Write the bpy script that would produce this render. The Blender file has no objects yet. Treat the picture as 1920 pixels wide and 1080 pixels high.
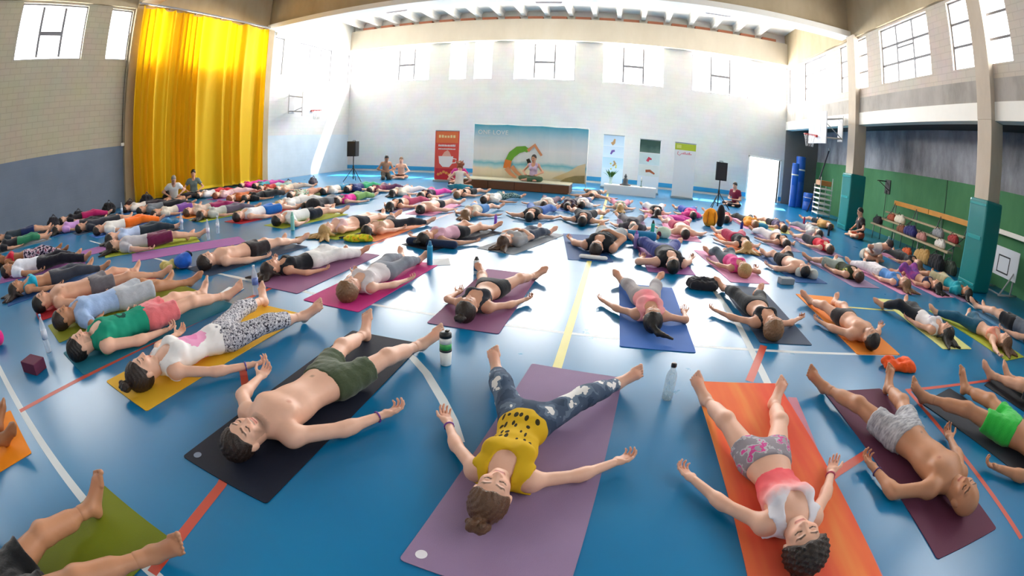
import bpy, bmesh, math, random
import numpy as np
from mathutils import Vector, Matrix
R = random.Random(7)
SC = bpy.context.scene
COL = SC.collection

# ------------------------------------------------------------------ camera
CAM_H = 1.6
F_PX, YAW, PITCH, ROLL, CX, CY = 857.3943, -0.22347, -0.22791, 0.0467, 960.0, 463.046
def _axes():
    cy, sy, cp, sp, cr, sr = math.cos(YAW), math.sin(YAW), math.cos(PITCH), math.sin(PITCH), math.cos(ROLL), math.sin(ROLL)
    fwd = Vector((sy*cp, cy*cp, sp)); r0 = Vector((cy, -sy, 0)); u0 = r0.cross(fwd)
    return cr*r0 + sr*u0, -sr*r0 + cr*u0, fwd
RIGHT, UP, FWD = _axes()
cam_data = bpy.data.cameras.new('camera')
cam = bpy.data.objects.new('camera', cam_data); COL.objects.link(cam)
cam.matrix_world = Matrix(((RIGHT.x, UP.x, -FWD.x, 0), (RIGHT.y, UP.y, -FWD.y, 0), (RIGHT.z, UP.z, -FWD.z, CAM_H), (0, 0, 0, 1)))
cam_data.type = 'PANO'; cam_data.panorama_type = 'FISHEYE_EQUISOLID'
cam_data.sensor_fit = 'HORIZONTAL'; cam_data.sensor_width = 36.0
cam_data.fisheye_lens = F_PX*36.0/1920.0; cam_data.fisheye_fov = math.radians(240)
cam_data.shift_y = (CY-540.0)/1080.0
cam_data.clip_start = 0.02; cam_data.clip_end = 200
SC.camera = cam

# ------------------------------------------------------------------ light
world = bpy.data.worlds.new('sky'); SC.world = world; world.use_nodes = True
bg = world.node_tree.nodes['Background']; bg.inputs[0].default_value = (0.97, 0.985, 1.0, 1); bg.inputs[1].default_value = 3.0
WIN_RADIANCE = dict(back=24.0, left=6.5, right=7.5)
sun_data = bpy.data.lights.new('sun', 'SUN'); sun_data.energy = 24.0; sun_data.angle = math.radians(0.6); sun_data.color = (1, 0.97, 0.9)
sun = bpy.data.objects.new('sun', sun_data); COL.objects.link(sun)
sun.rotation_euler = Vector((-0.13, -0.50, -0.86)).to_track_quat('-Z', 'Y').to_euler()
vs = SC.view_settings
vs.view_transform = 'Standard'; vs.look = 'None'; vs.gamma = 1.0; vs.use_curve_mapping = False
vs.exposure = 0.97
SC.cycles.use_denoising = True; SC.cycles.max_bounces = 8; SC.cycles.caustics_reflective = False; SC.cycles.caustics_refractive = False

def ray(px, py):
    dx, dy = px-CX, CY-py; r = math.hypot(dx, dy)+1e-9
    th = 2*math.asin(min(1, r/(2*F_PX)))
    return RIGHT*(math.sin(th)*dx/r) + UP*(math.sin(th)*dy/r) + FWD*math.cos(th)
def at(px, py, z=0.0):
    """the place on the level z that the photograph shows at a pixel"""
    v = ray(px, py); t = (z-CAM_H)/v.z
    return Vector((v.x*t, v.y*t, z))

def on_y(px, py, y):
    v = ray(px, py); t = y/v.y; return Vector((v.x*t, y, CAM_H+v.z*t))
def on_x(px, py, x):
    v = ray(px, py); t = x/v.x; return Vector((x, v.y*t, CAM_H+v.z*t))

# ------------------------------------------------------------------ helpers
def tag(o, label=None, cat=None, group=None, kind=None):
    if label: o['label'] = label
    if cat: o['category'] = cat
    if group: o['group'] = group
    if kind: o['kind'] = kind
    return o
def link(name, me, mat=None, parent=None, loc=None, rot=None):
    o = bpy.data.objects.new(name, me); COL.objects.link(o)
    if mat is not None and me is not None and len(me.materials) == 0: me.materials.append(mat)
    if parent is not None: o.parent = parent
    if loc is not None: o.location = loc
    if rot is not None: o.rotation_euler = rot
    return o
def empty(name, loc=(0, 0, 0), rz=0.0):
    o = bpy.data.objects.new(name, None); COL.objects.link(o); o.location = loc; o.rotation_euler = (0, 0, rz); o.empty_display_size = 0.1
    return o
class MB:
    """collects shapes into one mesh"""
    def __init__(s): s.v = []; s.f = []; s.smooth = []
    def poly(s, vs_, fs, smooth=False):
        b = len(s.v); s.v += [tuple(v) for v in vs_]; s.f += [tuple(i+b for i in f) for f in fs]; s.smooth += [smooth]*len(fs); return s
    def box(s, lo, hi, bev=0.0):
        x0, y0, z0 = lo; x1, y1, z1 = hi
        if bev <= 0:
            return s.poly([(x0,y0,z0),(x1,y0,z0),(x1,y1,z0),(x0,y1,z0),(x0,y0,z1),(x1,y0,z1),(x1,y1,z1),(x0,y1,z1)],
                          [(3,2,1,0),(4,5,6,7),(0,1,5,4),(1,2,6,5),(2,3,7,6),(3,0,4,7)])
        bm = bmesh.new(); bmesh.ops.create_cube(bm, size=1.0)
        for v in bm.verts: v.co = Vector((x0+(v.co.x+.5)*(x1-x0), y0+(v.co.y+.5)*(y1-y0), z0+(v.co.z+.5)*(z1-z0)))
        bmesh.ops.bevel(bm, geom=list(bm.edges), offset=bev, segments=2, affect='EDGES', profile=0.6)
        bm.verts.index_update()
        s.poly([v.co.copy() for v in bm.verts], [[v.index for v in f.verts] for f in bm.faces]); bm.free(); return s
    def tube(s, pts, rad, n=8, cap=True):
        pts = [Vector(p) for p in pts]; rads = rad if isinstance(rad, (list, tuple)) else [rad]*len(pts)
        rings = []; up = Vector((0, 0, 1))
        for i, p in enumerate(pts):
            t = (pts[min(i+1, len(pts)-1)]-pts[max(i-1, 0)]).normalized()
            a = t.cross(up if abs(t.z) < 0.95 else Vector((1, 0, 0))).normalized(); b = a.cross(t)
            rings.append([p+(a*math.cos(2*math.pi*k/n)+b*math.sin(2*math.pi*k/n))*rads[i] for k in range(n)])
        vs_ = [v for r_ in rings for v in r_]; fs = []
        for i in range(len(rings)-1):
            for k in range(n): fs.append((i*n+k, (i+1)*n+k, (i+1)*n+(k+1) % n, i*n+(k+1) % n))
        if cap: fs.append(tuple(range(n))); fs.append(tuple(reversed(range((len(rings)-1)*n, len(rings)*n))))
        return s.poly(vs_, fs, True)
    def lathe(s, prof, n=20, c=(0, 0, 0)):
        vs_ = []; fs = []
        for (r_, z) in prof:
            for k in range(n): vs_.append((c[0]+r_*math.cos(2*math.pi*k/n), c[1]+r_*math.sin(2*math.pi*k/n), c[2]+z))
        for i in range(len(prof)-1):
            for k in range(n): fs.append((i*n+k, i*n+(k+1) % n, (i+1)*n+(k+1) % n, (i+1)*n+k))
        if prof[0][0] > 1e-4: fs.append(tuple(reversed(range(n))))
        if prof[-1][0] > 1e-4: fs.append(tuple(range((len(prof)-1)*n, len(prof)*n)))
        return s.poly(vs_, fs, True)
    def mesh(s, name):
        me = bpy.data.meshes.new(name); me.from_pydata(s.v, [], s.f)
        me.polygons.foreach_set('use_smooth', s.smooth); me.update(); return me
    def build(s, name, mat, parent=None, loc=None, rot=None):
        o = link(name, s.mesh(name), mat, parent, loc, rot)
        return o
def quadmesh(name, V, F, mat, parent=None, smooth=True):
    me = bpy.data.meshes.new(name)
    V = np.asarray(V, np.float32); F = np.asarray(F, np.int32)
    me.vertices.add(len(V)); me.vertices.foreach_set('co', V.ravel())
    me.loops.add(F.size); me.loops.foreach_set('vertex_index', F.ravel())
    me.polygons.add(len(F)); me.polygons.foreach_set('loop_start', np.arange(0, F.size, 4, dtype=np.int32))
    me.update(calc_edges=True)
    me.polygons.foreach_set('use_smooth', np.full(len(F), smooth)); me.update()
    return link(name, me, mat, parent)

# ------------------------------------------------------------------ materials
def lin(c):
    if isinstance(c, str): c = tuple(int(c[i:i+2], 16)/255 for i in (0, 2, 4))
    return tuple((x/12.92 if x <= 0.04045 else ((x+0.055)/1.055)**2.4) for x in c)
_mats = {}
def mat(name, c, rough=0.6, var=0.06, scale=6.0, bump=0.0, bscale=40.0, spec=0.4, metal=0.0, sheen=0.0, coat=0.0):
    key = (name,)
    if key in _mats: return _mats[key]
    m = bpy.data.materials.new(name); m.use_nodes = True; nt = m.node_tree; N = nt.nodes; p = N['Principled BSDF']
    c = lin(c)
    p.inputs['Roughness'].default_value = rough; p.inputs['Specular IOR Level'].default_value = spec; p.inputs['Metallic'].default_value = metal
    if sheen: p.inputs['Sheen Weight'].default_value = sheen
    if coat: p.inputs['Coat Weight'].default_value = coat; p.inputs['Coat Roughness'].default_value = 0.15
    tc = N.new('ShaderNodeTexCoord'); nz = N.new('ShaderNodeTexNoise'); nz.inputs['Scale'].default_value = scale; nz.inputs['Detail'].default_value = 4
    nt.links.new(tc.outputs['Object'], nz.inputs['Vector'])
    mx = N.new('ShaderNodeMix'); mx.data_type = 'RGBA'
    mx.inputs[6].default_value = tuple(max(0, x*(1-var)) for x in c)+(1,); mx.inputs[7].default_value = tuple(min(1, x*(1+var)) for x in c)+(1,)
    nt.links.new(nz.outputs['Fac'], mx.inputs[0]); nt.links.new(mx.outputs[2], p.inputs['Base Color'])
    if bump:
        n2 = N.new('ShaderNodeTexNoise'); n2.inputs['Scale'].default_value = bscale; n2.inputs['Detail'].default_value = 3
        nt.links.new(tc.outputs['Object'], n2.inputs['Vector'])
        b = N.new('ShaderNodeBump'); b.inputs['Strength'].default_value = bump; b.inputs['Distance'].default_value = 0.01
        nt.links.new(n2.outputs['Fac'], b.inputs['Height']); nt.links.new(b.outputs['Normal'], p.inputs['Normal'])
    _mats[key] = m; return m
def nodes_of(m): return m.node_tree, m.node_tree.nodes, m.node_tree.nodes['Principled BSDF']
def ramp(nt, fac, stops, interp='LINEAR'):
    r = nt.nodes.new('ShaderNodeValToRGB'); r.color_ramp.interpolation = interp
    e = r.color_ramp.elements
    while len(e) > 1: e.remove(e[-1])
    e[0].position = stops[0][0]; e[0].color = lin(stops[0][1])+(1,)
    for pos, c in stops[1:]:
        x = e.new(pos); x.color = lin(c)+(1,)
    nt.links.new(fac, r.inputs['Fac']); return r
def block_wall(name, c1, c2, mortar, axis, zsplit=None, lower=None, rough=0.75):
    """painted or bare concrete blocks; below zsplit the wall is painted in another colour"""
    m = bpy.data.materials.new(name); m.use_nodes = True; nt, N, p = nodes_of(m)
    tc = N.new('ShaderNodeTexCoord'); sx = N.new('ShaderNodeSeparateXYZ'); cx = N.new('ShaderNodeCombineXYZ')
    nt.links.new(tc.outputs['Object'], sx.inputs[0]); nt.links.new(sx.outputs[axis], cx.inputs[0]); nt.links.new(sx.outputs[2], cx.inputs[1])
    br = N.new('ShaderNodeTexBrick'); br.inputs['Scale'].default_value = 1.0; br.inputs['Brick Width'].default_value = 0.40; br.inputs['Row Height'].default_value = 0.17
    br.inputs['Mortar Size'].default_value = 0.012; br.inputs['Mortar Smooth'].default_value = 0.3; br.inputs['Bias'].default_value = 0.0
    br.inputs['Color1'].default_value = lin(c1)+(1,); br.inputs['Color2'].default_value = lin(c2)+(1,); br.inputs['Mortar'].default_value = lin(mortar)+(1,)
    nt.links.new(cx.outputs[0], br.inputs['Vector'])
    nz = N.new('ShaderNodeTexNoise'); nz.inputs['Scale'].default_value = 1.3; nz.inputs['Detail'].default_value = 5; nt.links.new(tc.outputs['Object'], nz.inputs['Vector'])
    mul = N.new('ShaderNodeMix'); mul.data_type = 'RGBA'; mul.blend_type = 'MULTIPLY'; mul.inputs[0].default_value = 0.25
    nt.links.new(br.outputs['Color'], mul.inputs[6]); nt.links.new(nz.outputs['Color'], mul.inputs[7])
    hs = N.new('ShaderNodeHueSaturation'); hs.inputs['Saturation'].default_value = 0.9; hs.inputs['Value'].default_value = 1.12; nt.links.new(mul.outputs[2], hs.inputs['Color'])
    out = hs.outputs[0]
    if zsplit is not None:
        gt = N.new('ShaderNodeMath'); gt.operation = 'GREATER_THAN'; gt.inputs[1].default_value = zsplit; nt.links.new(sx.outputs[2], gt.inputs[0])
        lw = ramp(nt, nz.outputs['Fac'], [(0.3, lower[0]), (0.7, lower[1])])
        mx = N.new('ShaderNodeMix'); mx.data_type = 'RGBA'; nt.links.new(gt.outputs[0], mx.inputs[0]); nt.links.new(lw.outputs[0], mx.inputs[6]); nt.links.new(out, mx.inputs[7]); out = mx.outputs[2]
    nt.links.new(out, p.inputs['Base Color']); p.inputs['Roughness'].default_value = rough; p.inputs['Specular IOR Level'].default_value = 0.3
    b = N.new('ShaderNodeBump'); b.inputs['Strength'].default_value = 0.2; b.inputs['Distance'].default_value = 0.01; b.invert = True
    nt.links.new(br.outputs['Fac'], b.inputs['Height']); nt.links.new(b.outputs['Normal'], p.inputs['Normal'])
    return m
def stained(name, stops, scale=1.2, rough=0.85, stretch=(1, 1, 0.45)):
    m = bpy.data.materials.new(name); m.use_nodes = True; nt, N, p = nodes_of(m)
    tc = N.new('ShaderNodeTexCoord'); mp = N.new('ShaderNodeMapping'); mp.inputs['Scale'].default_value = stretch; nt.links.new(tc.outputs['Object'], mp.inputs[0])
    nz = N.new('ShaderNodeTexNoise'); nz.inputs['Scale'].default_value = scale; nz.inputs['Detail'].default_value = 7; nz.inputs['Roughness'].default_value = 0.65
    nt.links.new(mp.outputs[0], nz.inputs['Vector']); r = ramp(nt, nz.outputs['Fac'], stops); nt.links.new(r.outputs[0], p.inputs['Base Color'])
    p.inputs['Roughness'].default_value = rough; p.inputs['Specular IOR Level'].default_value = 0.25
    return m

# ------------------------------------------------------------------ the hall
YB, XL, XR, XG, YN = 20.75, -13.97, 7.99, 9.77, -7.0      # back wall, left wall, right wall, green gallery wall, wall behind the camera
ZW0, ZW1, ZTOP = 4.63, 6.28, 8.3
floor_mat = bpy.data.materials.new('sports_floor'); floor_mat.use_nodes = True
nt, N, p = nodes_of(floor_mat)
tc = N.new('ShaderNodeTexCoord'); nz = N.new('ShaderNodeTexNoise'); nz.inputs['Scale'].default_value = 0.9; nz.inputs['Detail'].default_value = 6
nt.links.new(tc.outputs['Object'], nz.inputs['Vector'])
rp = ramp(nt, nz.outputs['Fac'], [(0.25, '00689a'), (0.55, '0072a5'), (0.8, '0079ab')]); nt.links.new(rp.outputs[0], p.inputs['Base Color'])
nz2 = N.new('ShaderNodeTexNoise'); nz2.inputs['Scale'].default_value = 2.3; nz2.inputs['Detail'].default_value = 5; nt.links.new(tc.outputs['Object'], nz2.inputs['Vector'])
mr = N.new('ShaderNodeMapRange'); mr.inputs['To Min'].default_value = 0.268; mr.inputs['To Max'].default_value = 0.288; nt.links.new(nz2.outputs['Fac'], mr.inputs['Value']); nt.links.new(mr.outputs[0], p.inputs['Roughness'])
p.inputs['Specular IOR Level'].default_value = 0.55
floor = MB().box((XL-.3, YN, -0.2), (XG+.3, YB+.3, 0)).build('floor', floor_mat); tag(floor, 'glossy blue sports floor of the hall with painted court lines', 'floor', kind='structure')

M_white_wall = block_wall('white_painted_blocks', 'd0cfcc', 'd2d1ce', 'cdccc9', 0)
M_left = block_wall('tan_blocks_over_grey_paint', 'b0a58d', 'b4a991', 'a79c85', 1, 1.92, ('6a7585', '737e8e'))
M_leftback = block_wall('white_blocks_over_grey_paint', 'cac8c5', 'cdcbc8', 'c5c3c0', 1, 1.92, ('b9c4cc', 'c5cfd6'))
M_right = block_wall('tan_blocks', 'c8bcaf', 'ccc0b3', 'bfb3a6', 1)
M_concrete = stained('stained_concrete', [(0.25, '8c877f'), (0.5, 'b0aaa3'), (0.75, 'c2bdb7')], 0.9)
M_gal = stained('stained_grey_plaster', [(0.30, '5b5a5e'), (0.45, '8a8b91'), (0.62, 'b0b2b9'), (0.8, 'c4c6cc')], 0.8)
M_green = stained('green_wall_paint', [(0.3, '457a54'), (0.7, '538a60')], 1.5)
M_cream = stained('cream_concrete', [(0.3, 'c4baa8'), (0.7, 'd0c7b6')], 0.8)
M_tanbeam = stained('tan_concrete_beam', [(0.3, 'a8977a'), (0.7, 'bcac90')], 0.8)
M_pillar = stained('pillar_concrete', [(0.3, 'bcae9c'), (0.7, 'cfc2b2')], 1.1)
M_whitebeam = mat('white_painted_beam', 'efece4', 0.6, 0.03)
M_ceil = mat('ceiling_white', 'efe9df', 0.8, 0.03)
M_terra = mat('terracotta', '9a6048', 0.85, 0.15, 5)
M_dark = mat('dark_steel', '2b2a2a', 0.5, 0.1)
M_frame = mat('window_frame_grey', 'a9a8b4', 0.45, 0.03)
M_wframe = mat('window_frame_white', 'b4b3b4', 0.45, 0.03)
M_winf = mat('window_frame_steel', '77767a', 0.45, 0.03)
M_blue = mat('blue_skirting_paint', '2f8fc0', 0.5, 0.06)
M_pane = bpy.data.materials.new('window_pane'); M_pane.use_nodes = True
nt = M_pane.node_tree; nt.nodes.clear()
o_ = nt.nodes.new('ShaderNodeOutputMaterial'); mx = nt.nodes.new('ShaderNodeMixShader'); tr = nt.nodes.new('ShaderNodeBsdfTransparent'); gl = nt.nodes.new('ShaderNodeBsdfGlossy')
gl.inputs['Roughness'].default_value = 0.1; nz = nt.nodes.new('ShaderNodeTexNoise'); nz.inputs['Scale'].default_value = 3
mr = nt.nodes.new('ShaderNodeMapRange'); mr.inputs['To Min'].default_value = 0.03; mr.inputs['To Max'].default_value = 0.08
nt.links.new(nz.outputs['Fac'], mr.inputs['Value']); nt.links.new(mr.outputs[0], mx.inputs[0]); nt.links.new(tr.outputs[0], mx.inputs[1]); nt.links.new(gl.outputs[0], mx.inputs[2]); nt.links.new(mx.outputs[0], o_.inputs[0])

def wall_rects(a0, a1, z0, z1, holes):
    """solid rectangles of a wall with rectangular holes"""
    xs = sorted({a0, a1} | {h[0] for h in holes} | {h[1] for h in holes}); out = []
    for x0, x1 in zip(xs, xs[1:]):
        z = z0
        for (h0, h1, b0, b1) in sorted((h for h in holes if h[0] <= x0 and h[1] >= x1), key=lambda h: h[2]):
            if b0 > z: out.append((x0, x1, z, b0))
            z = b1
        if z < z1: out.append((x0, x1, z, z1))
    return out
def wall_y(name, y0, y1, holes, a0, a1, z0, z1, m, label):
    b = MB()
    for (p0, p1, q0, q1) in wall_rects(a0, a1, z0, z1, holes): b.box((p0, y0, q0), (p1, y1, q1))
    return tag(b.build(name, m), label, 'wall', kind='structure')
def wall_x(name, x0, x1, holes, a0, a1, z0, z1, m, label):
    b = MB()
    for (p0, p1, q0, q1) in wall_rects(a0, a1, z0, z1, holes): b.box((x0, p0, q0), (x1, p1, q1))
    return tag(b.build(name, m), label, 'wall', kind='structure')

WB = [(-13.85, -13.05), (-11.9, -9.31), (-8.21, -7.36), (-6.96, -6.07), (-5.01, -2.18), (-0.89, 1.85), (3.2, 5.95), (7.05, 7.9)]
WLf = [(-4.4, -1.6), (-0.8, -0.05), (0.5, 1.35), (2.47, 5.07), (6.04, 6.94), (7.5, 8.4), (9.4, 12.0), (12.9, 13.7)]
WLb = [(14.45, 15.18), (16.24, 18.93), (19.85, 20.6)]
WRn = [(-4.4, -1.6), (-0.8, 0.05), (0.6, 1.4), (2.4, 5.1), (6.01, 6.91), (7.44, 8.31), (9.27, 11.99), (12.87, 13.66), (14.37, 15.02), (16.21, 18.63), (19.75, 20.6)]
ZB1 = 6.46
wall_y('wall_back', YB, YB+.25, [(a, b, ZW0, ZB1) for a, b in WB]+[(6.17, 7.77, 0, 1.96)], XL-.3, XR+.02, 0, ZTOP, M_white_wall, 'white painted block wall at the far end with high windows')
wall_x('wall_left', XL-.25, XL, [(a, b, ZW0, ZW1) for a, b in WLf], YN, 13.95, 0, ZTOP, M_left, 'tan block wall painted grey below on the left')
wall_x('wall_left_rear', XL-.25, XL, [(a, b, ZW0, ZW1) for a, b in WLb], 13.95, YB, 0, ZTOP, M_leftback, 'pale block wall between yellow curtain and far left corner')
wall_x('wall_right', XR, XR+.25, [(a, b, ZW0, ZW1+.05) for a, b in WRn], YN, YB, 3.83, ZTOP, M_right, 'tan block wall with high windows above the gallery opening on the right')
wall_y('wall_near', YN-.25, YN, [], XL-.3, XG+.3, 0, ZTOP, M_white_wall, 'pale wall behind the place the photograph was taken from')
# gallery under the right wall
tag(MB().box((XG, YN, 0), (XG+.2, YB, 2.19)).build('wall_gallery_lower', M_green), 'green painted lower wall of the gallery on the right', 'wall', kind='structure')
tag(MB().box((XG+.03, YN, 2.19), (XG+.2, YB, 3.7)).build('wall_gallery_upper', M_gal), 'stained grey plaster wall above the green paint', 'wall', kind='structure')
tag(MB().box((XR-.02, YB-.05, 0), (XG+.2, YB+.2, 3.7)).build('wall_gallery_end', mat('dark_grey_plaster', '74716e', 0.9, 0.1, 2)), 'dark grey end wall of the gallery behind the far pillar', 'wall', kind='structure')
tag(MB().box((XR+.05, YN, 3.6), (XG+.2, YB, 3.7)).build('ceiling_gallery', M_dark), 'dark low ceiling over the gallery', 'ceiling', kind='structure')
trim = MB()
for a, b in ((YN, 6.75), (7.25, 13.45), (13.98, YB)): trim.box((XR-.04, a, 3.44), (XR+.3, b, 3.83))
tag(trim.build('trim_1', M_whitebeam), 'white beam along the top of the gallery opening', 'beam', kind='structure')
cb_ = MB()
for a, b in ((YN, 6.75), (7.25, 13.45), (13.98, YB)): cb_.box((XR-.02, a, 3.83), (XR, b, 4.32))
tag(cb_.build('trim_12', M_concrete), 'weathered concrete band between gallery beam and right hand windows', 'band', kind='structure')
# raised bands over the right windows and left windows
tag(MB().box((XR-.10, YN, 6.40), (XR, YB, ZTOP)).build('trim_2', M_tanbeam), 'tan concrete band above the right hand windows', 'beam', kind='structure')
tag(MB().box((XL, YN, 6.34), (XL+.10, 13.9, ZTOP)).build('trim_3', M_tanbeam), 'tan concrete band above the left hand windows', 'beam', kind='structure')
tag(MB().box((XL, 14.5, 6.34), (XL+.06, YB, ZTOP)).build('trim_4', M_whitebeam), 'pale concrete band above the windows of the far left corner', 'beam', kind='structure')
# beams
tag(MB().box((XL, YB-.32, 6.5), (XR, YB, 7.56)).build('trim_5', M_cream), 'pale concrete beam over the windows of the end wall', 'beam', kind='structure')
bm_ = MB().box((XL, 13.80, 6.46), (XR, 14.50, 6.66)); tag(bm_.build('trim_6', M_whitebeam), 'white bottom flange of the great cross beam', 'beam', kind='structure')
tag(MB().box((XL, 13.95, 6.66), (XR, 14.35, ZTOP)).build('trim_7', M_tanbeam), 'tan web of the great cross beam', 'beam', kind='structure')
tag(MB().box((XL, 7.0, 6.46), (XR, 7.7, 6.66)).box((XL, 7.15, 6.66), (XR, 7.55, ZTOP)).build('trim_8', M_tanbeam), 'tan cross beam nearest overhead', 'beam', kind='structure')
tag(MB().box((XL, 0.2, 6.46), (XR, 0.9, 6.66)).box((XL, 0.35, 6.66), (XR, 0.75, ZTOP)).build('trim_9', M_tanbeam), 'tan cross beam overhead behind the camera', 'beam', kind='structure')
ceil = tag(MB().box((XL-.3, YN-.3, 8.05), (XG+.3, YB+.3, 8.3)).build('ceiling', M_ceil), 'cream ceiling of the hall with ribs over the far bay', 'ceiling', kind='structure')
jm = MB().box((-0.10, 14.35, 7.74), (0.10, YB-.05, 8.05)).poly([(-.16, 14.35, 8.05), (.16, 14.35, 8.05), (.10, 14.35, 7.9), (-.10, 14.35, 7.9), (-.16, YB-.05, 8.05), (.16, YB-.05, 8.05), (.10, YB-.05, 7.9), (-.10, YB-.05, 7.9)], [(0,1,2,3),(7,6,5,4),(1,5,6,2),(3,7,4,0)]).mesh('joist')
jm.materials.append(M_ceil)
tm = MB().box((-.36, YB-.30, 7.56), (.36, YB-.02, 7.70), 0.03).mesh('hollow_brick'); tm.materials.append(M_terra)
for i in range(19):
    x = -13.4+i*1.1
    link('joist', jm, None, ceil, (x, 0, 0)); link('hollow_brick', tm, None, ceil, (x+.55, 0, 0))
# pillars
def pillar(y0, y1, label, x0=7.80, x1=8.28, ztop=6.46):
    root = MB().box((x0, y0, 0), (x1, y1, 3.44), 0.015).box((x0, y0, 3.44), (XR, y1, ztop)).build('pillar', M_pillar); tag(root, label, 'pillar', kind='structure'); return root
P_far = pillar(13.45, 13.98, 'concrete pillar beside the basketball hoop with teal padding')
P_near = pillar(6.75, 7.25, 'nearest concrete pillar with tall teal padding on the right')
pillar(0.0, 0.5, 'concrete pillar at the right edge behind the camera')
M_pad = mat('teal_vinyl', '0f7b7d', 0.32, 0.08, 3, 0.25, 6, coat=0.2)
for P_, y0, y1, lab in ((P_far, 13.45, 13.98, 'teal vinyl pad wrapped around the far pillar'), (P_near, 6.75, 7.25, 'teal vinyl pad wrapped around the nearest pillar')):
    r_ = MB().box((7.72, y0-.07, 0.0), (8.36, y1+.07, 1.83), 0.05).build('pillar_pad', M_pad); tag(r_, lab, 'pad', kind='structure')
    MB().box((7.71, y0+.02, 1.02), (7.725, y1-.02, 1.10), 0.005).build('strap', mat('teal_strap', '2a9599', 0.25, 0.05), r_)
    for zz in (0.12, 1.7): MB().box((7.71, y0-.04, zz), (7.722, y1+.04, zz+.05), 0.004).build('strap', mat('teal_strap', '2a9599', 0.25, 0.05), r_)
lp = MB()
for k in range(4): lp.box((XL, a := (7.0, 13.75, 0.2, -6.5)[k], 0), (XL+.12, a+.5, 6.46))
tag(lp.build('trim_10', M_tanbeam), 'shallow concrete piers on the left wall', 'pier', kind='structure')
# skirting
tag(MB().box((XL, YB-.02, 0.10), (6.1, YB, 0.29)).build('baseboard_back', M_blue), 'blue painted skirting band along the end wall', 'skirting', kind='structure')
MB().box((7.8, YB-.02, 0.10), (XR, YB, 0.29)).build('skirting_piece', M_blue, bpy.data.objects['baseboard_back'])

# windows: frame, mullions, panes, and the daylight that comes in through them
nwin = [0]
def window(axis, pos, out, a0, a1, z0, z1, style, wall, fm):
    nwin[0] += 1
    d = 0.12*out
    def P(a, z, off=0.0): return (a, pos+d+off, z) if axis == 'y' else (pos+d+off, a, z)
    def bar(b0, b1, q0, q1, t=0.03):
        lo = P(b0, q0, -t); hi = P(b1, q1, t)
        return tuple(min(x, y) for x, y in zip(lo, hi)), tuple(max(x, y) for x, y in zip(lo, hi))
    f = MB(); w = 0.04
    for q in ((a0, a1, z0, z0+w), (a0, a1, z1-w, z1), (a0, a0+w, z0+w, z1-w), (a1-w, a1, z0+w, z1-w)): f.box(*bar(*q))
    root = f.build('window_%d' % nwin[0], fm); root['kind'] = 'structure'; root['label'] = WINLABEL[wall] % ORD[WINN[wall]]; root['category'] = 'window'
    WINN[wall] += 1
    if style == 'H': w = .085 if wall == 'left' else .075
    cells = []; zm = z0+(z1-z0)*0.47
    if style == 'H':
        x1, x2 = a0+(a1-a0)/3, a0+(a1-a0)*2/3
        for x in (x1, x2): MB().box(*bar(x-w/2, x+w/2, z0+w, z1-w)).build('mullion', fm, root)
        MB().box(*bar(x1+w/2, x2-w/2, zm-w*.7, zm+w*.7)).build('transom', fm, root)
        cells = [(a0+w, x1-w/2, z0+w, z1-w), (x1+w/2, x2-w/2, z0+w, zm-w*.7), (x1+w/2, x2-w/2, zm+w*.7, z1-w), (x2+w/2, a1-w, z0+w, z1-w)]
    elif style == 'G':
        nx = 3; xs = [a0+(a1-a0)*k/nx for k in range(nx+1)]; zs = [z0+(z1-z0)*k/3 for k in range(4)]; t = .032
        for x in xs[1:-1]: MB().box(*bar(x-t, x+t, z0+w, z1-w)).build('mullion', fm, root)
        for z in zs[1:-1]: MB().box(*bar(a0+w, a1-w, z-t, z+t, .026)).build('transom', fm, root)
        zq = zs[1]+(zs[2]-zs[1])*.72
        MB().box(*bar(xs[1]+t, xs[2]-t, zq, zq+.05, .028)).build('vent_bar', fm, root)
        for i in range(nx):
            for k in range(3): cells.append((xs[i]+t, xs[i+1]-t, zs[k]+t, zs[k+1]-t))
    else:
        ns = 3 if wall == 'right' else 1; t = .03; zs = [z0+(z1-z0)*k/ns for k in range(ns+1)]
        for z in zs[1:-1]: MB().box(*bar(a0+w, a1-w, z-t, z+t)).build('transom', fm, root)
        for k in range(ns): cells.append((a0+w, a1-w, zs[k]+t, zs[k+1]-t))
    for (b0, b1, q0, q1) in cells: MB().box(*bar(b0, b1, q0, q1, 0.004)).build('pane', M_pane, root)
    L = bpy.data.lights.new('daylight', 'AREA'); L.shape = 'RECTANGLE'; L.size = a1-a0; L.size_y = z1-z0
    L.color = (1.0, 0.99, 0.965); L.energy = WIN_RADIANCE[wall]*math.pi*(a1-a0)*(z1-z0)
    o = bpy.data.objects.new('daylight', L); COL.objects.link(o); c = P((a0+a1)/2, (z0+z1)/2, 0.10*out); o.location = c
    dirv = Vector((0, -out, 0)) if axis == 'y' else Vector((-out, 0, 0)); o.rotation_euler = dirv.to_track_quat('-Z', 'Z' if axis == 'y' else 'Z').to_euler()
    # the rectangle's long side runs along the wall
    zax = -dirv; yax = Vector((0, 0, 1)); xax = yax.cross(zax)
    o.matrix_world = Matrix(((xax.x, yax.x, zax.x, c[0]), (xax.y, yax.y, zax.y, c[1]), (xax.z, yax.z, zax.z, c[2]), (0, 0, 0, 1)))
    return root
ORD = ['first', 'second', 'third', 'fourth', 'fifth', 'sixth', 'seventh', 'eighth', 'ninth', 'tenth', 'eleventh', 'twelfth']
WINLABEL = dict(back='%s high window of the end wall counted from the left corner', left='%s high window of the left wall counted from the near end', right='%s high window of the right wall counted from the near end')
WINN = dict(back=0, left=0, right=0)
for a, b in WB: window('y', YB, 1, a, b, ZW0, ZB1, 'H' if b-a > 2 else 'N', 'back', M_winf)
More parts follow.
